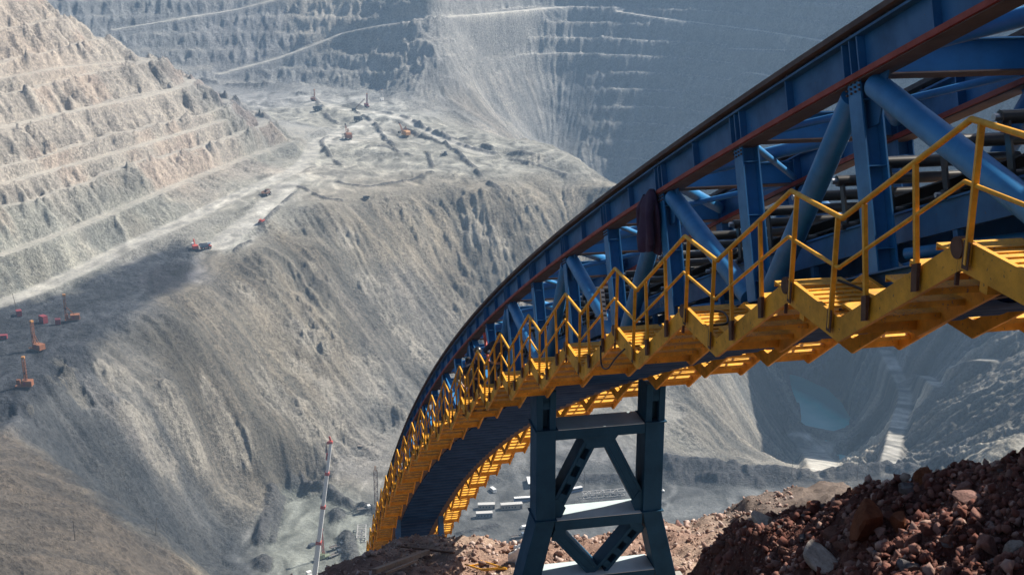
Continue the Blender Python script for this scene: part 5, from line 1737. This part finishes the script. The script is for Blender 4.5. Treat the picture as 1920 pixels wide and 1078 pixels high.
# the tall telescopic crane and the small lattice crane
cr_ = empty('mobile_crane', spot(590, 1092), R(35), 'tall white telescopic crane boom with orange tip rising from below the ledge', 'crane')
part(cr_, 'carrier', 'white', ((-1.5, -8, 1.2), (1.5, 7, 2.2)))
part(cr_, 'superstructure', 'orange', ((-1.5, -4.5, 2.22), (1.5, 2.5, 3.8)))
cb = part(cr_, 'cab', 'white', ((-1.4, 6.0, 2.22), (1.4, 8.0, 4.0)))
part(cb, 'windscreen', 'glass', ((-1.2, 8.005, 2.9), (1.2, 8.04, 3.8)), bevel=0)
wheels(cr_, [(s * 1.3, y) for s in (-1, 1) for y in (-6.5, -4.9, -1.5, 1.5, 4.5, 6)], .75, .5)
ground_rest(cr_, 2)
foot = Vector(cr_.location) + Vector((0, 0, 3.2))
tipd = at_d(621, 824, math.hypot(foot.x, foot.y) + 3)
tip = Vector(tipd)
Lb = (tip - foot).length
bd = (tip - foot).normalized()
bx_ = bd.cross(Vector((0, 1, 0))).normalized()
rot = Matrix((bx_, bd.cross(bx_), bd)).transposed().to_4x4()
boom = empty('boom')
bpy.data.objects.remove(boom)
mb = MB()
mb.box((-1.35, -1.5, 0), (1.35, 1.5, Lb * .26))
boom = mb.build('boom', M['white_steel'], cr_, .15)
boom.matrix_world = Matrix.Translation(foot - Vector(cr_.location)) @ Matrix.Rotation(-R(35), 4, 'Z') @ rot
boom.matrix_local = Matrix.Rotation(-R(35), 4, 'Z') @ Matrix.Translation(foot - Vector(cr_.location)) @ rot
for i, (f0, f1, w) in enumerate(((.26, .52, 1.12), (.52, .76, .95), (.76, .975, .78))):
    mb = MB()
    mb.box((-w, -w * 1.1, Lb * f0 + .01), (w, w * 1.1, Lb * f1))
    mb.build('boom_section', M['white_steel'], boom, .1)
    mb = MB()
    mb.box((-w - .42, -w * 1.1 - .42, Lb * f0 - .9), (w + .42, w * 1.1 + .42, Lb * f0 + .9))
    mb.build('boom_collar', M['red_machine'], boom, .1)
mb = MB()
mb.box((-1.0, -1.2, Lb * .975), (1.3, 1.2, Lb * .99))
mb.bar((0, 0, Lb * .985), (1.2, 0, Lb * 1.02), .9, .9)
mb.tube([(1.5, -.5, Lb * .975), (1.5, .5, Lb * .975)], .8, 12)
mb.build('boom_head', M['red_machine'], boom)
mb = MB()
hk = rot.inverted() @ Vector((0, 0, -1))
a = Vector((2.2, 0, Lb * .97))
mb.tube([a, a + hk * 6], .12, 6)
mb.box(tuple(a + hk * 8 - Vector((.7, .5, 1.9))), tuple(a + hk * 8 + Vector((.7, .5, 1.9))))
mb.build('hook_block', M['red_machine'], boom)

sc2 = empty('lattice_crane', spot(604, 1048), R(-55), 'small green crane with a red lattice jib beside the tall white boom', 'crane')
part(sc2, 'carrier', 'green', ((-1.4, -5, .9), (1.4, 5, 1.8)))
part(sc2, 'house', 'green', ((-1.4, -3.2, 1.82), (1.4, 1.2, 3.6)))
wheels(sc2, [(s * 1.2, y) for s in (-1, 1) for y in (-4, -2.4, 2.6, 4.2)], .65, .45)
mb = MB()
lattice_mast(mb, 0, 0, 0, 17, .95, .16, 9)
mb.box((-.9, -.9, 17.0), (.9, .9, 18.4))
j = mb.build('jib', M['red_machine'], sc2)
j.location = (0, 1.0, 3.0)
j.rotation_euler = (R(6), R(8), 0)
ground_rest(sc2, 2)

# poles on the near slope and by the bank
def pole(u, v, h, lean, label, arm=True):
    r = empty('utility_pole', spot(u, v), R(15), label, 'pole', 'wooden poles on the slopes')
    mb = MB()
    mb.tube([(0, 0, -.6), (lean * .4, 0, h * .5), (lean, 0, h)], .2, 8, True, .13)
    p = mb.build('post', M['wood'], r)
    if arm:
        mb = MB()
        mb.bar((lean - .9, 0, h - .7), (lean + .9, 0, h - .7), .12, .14)
        mb.build('crossarm', M['wood'], r)
    r.location.z = pit_z(r.location.x, r.location.y)
    return r
pole(292, 1003, 9, 1.2, 'leaning wooden pole on the crest of the brown slope above the grey scree')
pole(141, 1013, 9, 0, 'upright wooden pole low on the brown slope at left', False)
pole(1484, 893, 12, 0, 'thin pole on the dark bank in front of the pale pit floor')
pole(1607, 898, 11, .3, 'thin pole by the dark bank near the rubble heap')
pole(33, 590, 14, -1.6, 'thin mast leaning behind the small red cabin on the drill bench', False)
pole(1095, 918, 13, 0, 'thin pole beside the long truss seen through the trestle')
sc_t = empty('scaffold_tower', spot(706, 948), R(10), 'slender rusty lattice tower rising behind the yellow handrails of the bridge foot', 'tower')
mb = MB()
lattice_mast(mb, 0, 0, 0, 24, 2.2, .22, 10)
mb.build('frame', M['rust'], sc_t)
ground_rest(sc_t, 1)
mb = MB()
lattice_mast(mb, 0, 0, 24.01, 27, 1.0, .18, 2)
mb.build('top_frame', M['amber'], sc_t)
blk = bpy.data.objects.new('rock', rock_mesh(300))
C.objects.link(blk)
blk.data.materials.append(M['rock_pale'])
p = spot(676, 838)
blk.location, blk.scale, blk.rotation_euler = (p[0], p[1], p[2] + .8), (5.2, 2.4, 2.2), (0, 0, R(-25))
tag(blk, 'single white block lying on the grey scree above the crane', 'rock')

# ------------------------------------------------------------------ odds and ends on the red ledge
def on_rim(u, v):
    p = rim_hit(u, v)
    return Vector((p[0], p[1], rim_z(p[0], p[1])))
def beam_on_rim(u0, v0, u1, v1, w, h, name, mat, label, cat):
    a, b = on_rim(u0, v0), on_rim(u1, v1)
    mid = (a + b) / 2
    lift = max(0, rim_z(mid.x, mid.y) - mid.z) + h / 2 + .08
    mb = MB()
    up = Vector((0, 0, lift))
    mb.bar(a - mid + up, b - mid + up, w, h)
    mb.bar(a - mid + up + Vector((0, 0, h / 2 + .012)), b - mid + up + Vector((0, 0, h / 2 + .012)), w * 1.25, .024)
    o = mb.build(name, M[mat], None, .008)
    o.location = mid
    return tag(o, label, cat)
beam_on_rim(702, 1081, 803, 1044, .14, .14, 'steel_beam', 'plank', 'rusty tan steel channel lying across the dark gravel of the ledge', 'beam')
beam_on_rim(722, 1086, 782, 1060, .08, .06, 'plank', 'plank', 'short thin plank lying in front of the rusty channel', 'plank')
beam_on_rim(752, 1031, 852, 1042, .06, .05, 'steel_rod', 'rust', 'long thin orange rusted rod lying above the channel on the ledge', 'rod')
beam_on_rim(955, 1035, 972, 1029, .14, .06, 'plank', 'orange', 'short orange board on the gravel left of the trestle leg', 'board')
a = on_rim(886, 1072)
fr = empty('ladder_frame', a, 0, 'yellow welded rail frame dropped on the gravel at the bottom of the picture', 'frame')
mb = MB()
P4 = [on_rim(u, v) - a + Vector((0, 0, .12)) for u, v in ((872, 1070), (908, 1079), (950, 1074), (902, 1058))]
mb.tube([P4[0], P4[1], P4[2]], .03, 6)
mb.tube([P4[3], P4[2]], .03, 6)
mb.build('frame', M['rail'], fr)
for t in (.25, .85):
    mb = MB()
    mb.tube([P4[0] * (1 - t) + P4[1] * t, P4[3] * (1 - t) + P4[2] * t], .028, 6)
    mb.build('rung', M['rail'], fr)
p = on_rim(984, 1052)
import bmesh
bm = bmesh.new()
bmesh.ops.create_icosphere(bm, subdivisions=4, radius=.5)
for vtx in bm.verts:
    c = vtx.co
    k = float(ridged(np.array([c.x * 1.2 + 4]), np.array([c.y * 1.2 + c.z * .9]), .7, 4, 170)[0])
    vtx.co = Vector((c.x * 1.1, c.y * .9, c.z * 1.2)) * (.72 + .22 * k)
me = bpy.data.meshes.new('tarpaulin')
bm.to_mesh(me)
bm.free()
me.materials.append(M['white_steel'])
tp = bpy.data.objects.new('tarpaulin', me)
C.objects.link(tp)
tp.location = p + Vector((0, 0, .1))
tag(tp, 'crumpled whitish tarpaulin lying against the left foot of the trestle', 'tarpaulin')
M['faded'] = plain('faded_white_paint', (.16, .22, .30, 1), .7)
# ------------------------------------------------------------------ the men on the walkway
def skin_mesh(name, chain, mat, parent, sub=2):
    """chain: joints {key: (pos, radius, parent_key)}; grown with a Skin modifier into one surface"""
    me = bpy.data.meshes.new(name)
    bm = bmesh.new()
    lay = bm.verts.layers.skin.verify()
    vv = {}
    for k, (p, r, pk) in chain.items():
        v = bm.verts.new(p)
        rr = r if isinstance(r, tuple) else (r, r)
        v[lay].radius = rr
        v[lay].use_root = pk is None
        vv[k] = v
        if pk is not None:
            bm.edges.new((vv[pk], v))
    bm.to_mesh(me)
    bm.free()
    me.materials.append(mat)
    o = bpy.data.objects.new(name, me)
    C.objects.link(o)
    o.parent = parent
    m = o.modifiers.new('skin', 'SKIN')
    m.use_smooth_shade = True
    if sub:
        m = o.modifiers.new('sub', 'SUBSURF')
        m.levels = m.render_levels = sub
    return o
M['skin'] = plain('skin', (.36, .19, .12, 1), .55, 0, .12)
M['hair'] = plain('dark_hair', (.012, .01, .009, 1), .8)
M['cap'] = plain('black_wool', (.012, .012, .014, 1), .95)
M['jacket_grey'] = plain('grey_green_cloth', (.20, .20, .18, 1), .95, 0, .35, 7)
M['jacket_navy'] = plain('dark_navy_cloth', (.03, .034, .055, 1), .95, 0, .35, 7)
M['purple'] = plain('dark_purple_cloth', (.045, .024, .062, 1), .95, 0, .35, 7)
M['boot'] = plain('black_boot', (.012, .011, .01, 1), .7)
M['helmet'] = plain('dark_helmet', (.03, .03, .034, 1), .4)
def person(loc, rz, label, jacket, trousers, head_gear, hands, bend=0.0, knees=((-.11, .02), (.11, .06)), look=0.0):
    """y is forward; hands: (left, right) wrist targets in the person's own frame"""
    r = empty('person', loc, rz, label, 'person')
    B = lambda y, z: (0, y, z)
    lean = lambda z: bend * max(0, z - .95)
    J = {'pelvis': ((0, lean(.95), .95), (.15, .11), None),
         'waist': ((0, lean(1.10), 1.10), (.145, .10), 'pelvis'), 'chest': ((0, lean(1.32), 1.32), (.175, .115), 'waist'),
         'base': ((0, lean(1.47), 1.47), (.10, .085), 'chest'), 'neck': ((0, lean(1.54) + .01, 1.54), .055, 'base'),
         'jaw': ((0, lean(1.60) + .035, 1.60), (.06, .07), 'neck'), 'skull': ((0, lean(1.70) + .025, 1.695), (.078, .095), 'jaw'), 'crown': ((0, lean(1.76) + .01, 1.765), .055, 'skull'),
         'nose': ((0, lean(1.67) + .118, 1.655), .016, 'skull')}
    for s, n, (kx, ky) in ((-1, 'l', knees[0]), (1, 'r', knees[1])):
        J['hip' + n] = ((s * .095, lean(.9), .88), .098, 'pelvis')
        J['knee' + n] = ((kx, ky + .03, .50), .062, 'hip' + n)
        J['ank' + n] = ((kx * 1.05, ky - .02, .10), .042, 'knee' + n)
        J['toe' + n] = ((kx * 1.15, ky + .15, .045), .036, 'ank' + n)
        h = Vector(hands[0] if s < 0 else hands[1])
        sh = Vector((s * .19, lean(1.43), 1.43))
        d = h - sh
        L = min(d.length, .54)
        h = sh + d.normalized() * L
        mid = (sh + h) / 2
        out = math.sqrt(max(0, .285 ** 2 - (L / 2) ** 2))
        pd = Vector((s * .8, -.55, -.35))
        pd = (pd - d.normalized() * pd.dot(d.normalized())).normalized()
        el = mid + pd * out
        J['sho' + n] = (tuple(sh), .068, 'chest')
        J['elb' + n] = (tuple(el), .046, 'sho' + n)
        J['wri' + n] = (tuple(h), .030, 'elb' + n)
        fd = (h - el).normalized()
        side = fd.cross(Vector((0, 0, 1))).normalized() if abs(fd.z) < .95 else Vector((1, 0, 0))
        nrm = side.cross(fd)
        J['palm' + n] = (tuple(h + fd * .055), (.038, .018), 'wri' + n)
        for q in range(4):
            o = side * (q - 1.5) * .019
            ln = (.068, .08, .074, .056)[q]
            J['f%da%s' % (q, n)] = (tuple(h + fd * .092 + o), .0092, 'palm' + n)
            J['f%db%s' % (q, n)] = (tuple(h + fd * (.092 + ln * .55) + o * 1.05 - nrm * .012), .0085, 'f%da%s' % (q, n))
            J['f%dc%s' % (q, n)] = (tuple(h + fd * (.092 + ln * .8) + o * 1.05 - nrm * .042), .0078, 'f%db%s' % (q, n))
        J['ta' + n] = (tuple(h + fd * .035 - side * .042 * s - nrm * .008), .0115, 'palm' + n)
        J['tb' + n] = (tuple(h + fd * .072 - side * .060 * s - nrm * .022), .0095, 'ta' + n)
    body = skin_mesh('body', J, M['skin'], r)
    # face: eyes, mouth and ears as small shapes on the head
    hd = Vector(J['skull'][0])
    mb = MB()
    for s in (-1, 1):
        mb.tube([hd + Vector((s * .031, .083, -.012)), hd + Vector((s * .031, .094, -.012))], .011, 8)
    mb.build('eye', M['hair'], r)['kind'] = 'stuff'
    mb = MB()
    mb.box(tuple(hd + Vector((-.022, .075, -.083))), tuple(hd + Vector((.022, .098, -.075))))
    mb.build('mouth', M['dark_red'], r)
    for s in (-1, 1):
        mb = MB()
        mb.tube([hd + Vector((s * .074, .0, .02)), hd + Vector((s * .088, -.008, -.01)), hd + Vector((s * .078, .0, -.045))], .014, 6)
        mb.build('ear', M['skin'], r)
    # clothes follow the same joints, a little larger
    def grow(keys, add, name, mat, cut=None):
        ch = {}
        for k in keys:
            p, rad, pk = J[k]
            rr = tuple(x + add for x in rad) if isinstance(rad, tuple) else rad + add
            if cut and k in cut:
                q = J[pk][0]
                p = tuple(q[i] + (p[i] - q[i]) * cut[k] for i in range(3))
            ch[k] = (p, rr, pk if pk in keys else None)
        return skin_mesh(name, ch, mat, r)
    jk = grow(['pelvis', 'waist', 'chest', 'base', 'shol', 'elbl', 'wril', 'shor', 'elbr', 'wrir'], .026, 'jacket', jacket, {'wril': .88, 'wrir': .88})
    grow(['pelvis', 'hipl', 'kneel', 'ankl', 'hipr', 'kneer', 'ankr'], .018, 'trousers', trousers, {'ankl': .86, 'ankr': .86})
    for n in 'lr':
        a, t = Vector(J['ank' + n][0]), Vector(J['toe' + n][0])
        skin_mesh('boot', {'a': (tuple(a + Vector((0, -.01, .08))), .058, None), 'h': (tuple(a + Vector((0, -.03, -.04))), .055, 'a'), 'b': (tuple((a + t) / 2 + Vector((0, .02, -.02))), .05, 'h'), 't': (tuple(t + Vector((0, .02, .0))), .042, 'b')}, M['boot'], r, 1)
    skin_mesh('hair', {'b': (tuple(hd + Vector((0, -.045, -.05))), .058, None), 'm': (tuple(hd + Vector((0, -.035, .02))), .08, 'b'), 't': (tuple(hd + Vector((0, .0, .065))), .075, 'm')}, M['hair'], r, 2)
    if head_gear == 'cap':
        g = skin_mesh('wool_cap', {'b': (tuple(hd + Vector((0, -.006, .03))), (.098, .108), None), 'm': (tuple(hd + Vector((0, -.012, .10))), .094, 'b'), 't': (tuple(hd + Vector((0, -.02, .165))), .075, 'm')}, M['cap'], r, 2)
    elif head_gear == 'helmet':
        mb = MB()
        n = 14
        for i in range(5):
            a0, a1 = i / 5 * math.pi / 2, (i + 1) / 5 * math.pi / 2
            for k in range(n):
                t0, t1 = 2 * math.pi * k / n, 2 * math.pi * (k + 1) / n
                q = [hd + Vector((.105 * math.cos(a) * math.cos(t), .13 * math.cos(a) * math.sin(t), .04 + .105 * math.sin(a))) for a, t in ((a0, t0), (a0, t1), (a1, t1), (a1, t0))]
                mb.add([tuple(x) for x in q], [(0, 1, 2, 3)], True)
        mb.prism([tuple(hd + Vector((.125 * math.cos(2 * math.pi * k / n), .02 + .155 * math.sin(2 * math.pi * k / n), .03))) for k in range(n)], (0, 0, .012))
        mb.build('helmet', M['helmet'], r)
    return r
def walk_z(s):
    """level of the stairs at s"""
    a = float(np.interp(s - .2, _ss, _aa)) - A0
    k = math.floor(a / PAN)
    s0, s1 = s_at(k * PAN) + .2, s_at((k + 1) * PAN) + .2
    p0, p1 = zb(s0) + .43, zb(s1) + .43
    Ld = 1.36 - .35 * max(0, min(1, ((p0 - p1) / (s1 - s0) - .4) / .35))
    sv = s1 - Ld
    return p1 - .04 if s >= sv else p0 + (p1 - p0) * (s - s0) / (sv - s0) - .10
for (s, D, rz, label, jk, tr, hg, hands, bend, kn) in (
    (39.0, 6.42, R(195), 'man in grey jacket and tall black cap coming up the yellow stairs', M['jacket_grey'], M['purple'], 'cap', ((-.30, .22, 1.02), (.27, .30, 1.08)), .10, ((-.11, .10), (.11, -.04))),
    (36.2, 6.35, R(8), 'man in dark navy jacket seen from behind, holding the handrail', M['jacket_navy'], M['jacket_navy'], 'helmet', ((-.42, .10, 1.10), (.28, .28, 1.12)), .16, ((-.12, .04), (.12, .0))),
    (35.1, 6.66, R(-30), 'man in dark clothes leaning to the truss beside the one in navy', M['jacket_navy'], M['slate'], 'none', ((-.22, .32, 1.10), (.30, .40, 1.22)), .32, ((-.12, .0), (.12, .06)))):
    x, y, _ = bw(s, D, 0)
    o = person((x, y, walk_z(s)), BA * -1 + rz, label, jk, tr, hg, hands, bend, kn)
    o.scale = (1.12,) * 3

# jacket hung on the joint of the near truss, with a pale rag
sj = Vector(bh(2 * PAN + .1, DL - .10, HT - .50))
hang = empty('hanging_jacket', sj, -BA, 'dark purple work jacket hung from the blue girder at a truss joint', 'jacket')
jm = MB()
NRG, NSG = 18, 36
vs = []
for i in range(NRG):
    t = i / (NRG - 1)
    w = .05 + .25 * min(1, t * 2.6) ** .6 + .05 * t
    dd = .05 + .09 * min(1, t * 3) + .02 * math.sin(t * 9)
    for k in range(NSG):
        a = 2 * math.pi * k / NSG
        f = 1 + .30 * math.sin(a * 5 + t * 2.5) * min(1, t * 2) + .10 * math.sin(a * 9 + 1 - t * 3) * t
        drop = t * 1.12 + .05 * math.sin(a * 3 + .6) * t
        vs.append((dd * f * math.sin(a), w * f * math.cos(a) + .10 * t, .07 - drop))
jm.add(vs, [(i * NSG + k, (i + 1) * NSG + k, (i + 1) * NSG + (k + 1) % NSG, i * NSG + (k + 1) % NSG) for i in range(NRG - 1) for k in range(NSG)], True)
jm.add(vs[:NSG], [tuple(range(NSG))])
jo = jm.build('jacket_body', M['purple'], hang)
for k, x in ((0, -.30), (1, .34)):
    mb = MB()
    mb.tube([(-.04, x * .5, -.10), (-.12, x * .85, -.35), (-.10, x * .95, -.62), (-.06, x * .9, -.86)], .075, 10, True, .06)
    mb.build('sleeve', M['purple'], hang)
rag = MB()
rag.tube([(.0, .40, -.62), (.02, .46, -.80), (.0, .42, -1.02)], .10, 9, True, .05)
rg = rag.build('rag', M['white_steel'])
rg.location = sj
rg.rotation_euler = (0, 0, -BA)
tag(rg, 'small pale rag hanging beside the purple jacket on the truss', 'rag')

# loose cables looped on the stairs
def loop(pts, label, name='cable'):
    mb = MB()
    q = [Vector(p) for p in pts]
    out = []
    for i in range(len(q) - 1):
        p0, p1, p2, p3 = q[max(0, i - 1)], q[i], q[i + 1], q[min(len(q) - 1, i + 2)]
        for k in range(8):
            t = k / 8
            out.append(.5 * ((2 * p1) + (p2 - p0) * t + (2 * p0 - 5 * p1 + 4 * p2 - p3) * t * t + (3 * p1 - p0 - 3 * p2 + p3) * t ** 3))
    out.append(q[-1])
    o0 = out[0].copy()
    mb.tube([p - o0 for p in out], .016, 6)
    o = mb.build(name, M['rubber'])
    o.location = o0
    return tag(o, label, 'cable')
def on_stair(s, D, dz=0.0):
    return bw(s, D, walk_z(s) + dz)
loop([on_stair(19.6, 5.93, -.05), on_stair(20.0, 5.90, -.35), on_stair(20.5, 5.90, -.62), on_stair(20.9, 5.90, -.42), on_stair(21.1, 5.93, .02)], 'black cable hanging in a loop outside the yellow stairs below the white gauge')
loop([on_stair(12.2, 6.1, .06), on_stair(12.5, 6.5, .02), on_stair(12.8, 6.75, .02), on_stair(13.3, 6.6, .04)], 'black cable lying across the nearest yellow landing')
loop([on_stair(15.9, 6.05, .10), on_stair(16.2, 6.4, .02), on_stair(16.7, 6.5, .02), on_stair(17.1, 6.2, .10)], 'black cable curling over the second yellow landing')
# white gauge board tied to the rail
gs_ = Vector(bw(20.95, 5.96, walk_z(20.95)))
mb = MB()
mb.hexa([tuple(Vector(p)) for p in ((-.02, -.008, .45), (.04, -.008, .45), (.04, .008, .45), (-.02, .008, .45), (-.10, -.008, 1.02), (-.03, -.008, 1.02), (-.03, .008, 1.02), (-.10, .008, 1.02))])
gb = mb.build('gauge_board', M['white_steel'])
gb.location = gs_
gb.rotation_euler = (0, 0, R(-12))
tag(gb, 'narrow white gauge board tied upright to the yellow handrail', 'gauge')
mb = MB()
for i in range(6):
    z = .52 + i * .085
    mb.box((-.02 - .10 * (z - .45) * 1.2, -.0105, z), (.035 - .10 * (z - .45) * 1.2, -.0085, z + .03))
g2 = mb.build('gauge_mark', M['slate'], gb)
g2['kind'] = 'stuff'
# red pipe clamped to the truss near the men
mb = MB()
p0 = Vector(bh(7 * PAN - .4, DL - .12, HT - .9))
q0 = Vector(bh(7 * PAN - .9, DL - .12, .8))
mb.tube([Vector((0, 0, 0)), q0 - p0], .05, 10)
rp = mb.build('red_pipe', M['red_machine'])
rp.location = p0
tag(rp, 'short red pipe tied upright to the truss above the men', 'pipe')

# worn, unreadable lettering on the conveyor stringer and bolts at the near joints
rl = random.Random(4)
for a0 in (2.45, 3.35):
    mb = MB()
    for i in range(7):
        a = a0 * PAN + i * .17
        for q in range(3):
            if rl.random() < .35:
                bbox(mb, a, a + .10, DL + .562, DL + .568, .90 + q * .055, .915 + q * .055)
        bbox(mb, a, a + .022, DL + .561, DL + .5675, .90, 1.03)
        if rl.random() < .7:
            bbox(mb, a + .085, a + .105, DL + .561, DL + .5675, .90, 1.03)
    bbuild(mb, 'faded_lettering', M['faded'])['kind'] = 'stuff'
mb = MB()
for k in range(KN, 9):
    for i in range(4):
        for j in range(3):
            p = Vector(bh(k * PAN - .16 + .105 * i, DL + .02, HT - .50 - .055 * (j + 1)))
            mb.tube([p, p - BN * .022], .016, 6)
    for i in range(2):
        for j in range(5):
            p = Vector(bh(k * PAN - .09 + .18 * i, DL + .118, HT - .42 + .075 * j))
            mb.tube([p, p - BN * .02], .015, 6)
bbuild(mb, 'bolt', M['primer'])['kind'] = 'stuff'
HAZE = 1.3e-4
# ------------------------------------------------------------------ haze over the pit
hm = bpy.data.materials.new('haze_air')
hm.use_nodes = True
hm.node_tree.nodes.clear()
pv = hm.node_tree.nodes.new('ShaderNodeVolumePrincipled')
pv.inputs['Color'].default_value = (.46, .70, 1.0, 1)
pv.inputs['Density'].default_value = HAZE
pv.inputs['Anisotropy'].default_value = .25
ho = hm.node_tree.nodes.new('ShaderNodeOutputMaterial')
hm.node_tree.links.new(pv.outputs[0], ho.inputs['Volume'])
mb = MB()
mb.box((-2600, -60, -640), (2600, 2600, 60))
hz = mb.build('haze', hm)
tag(hz, 'pale blue haze filling the air of the pit', None, None, 'stuff')
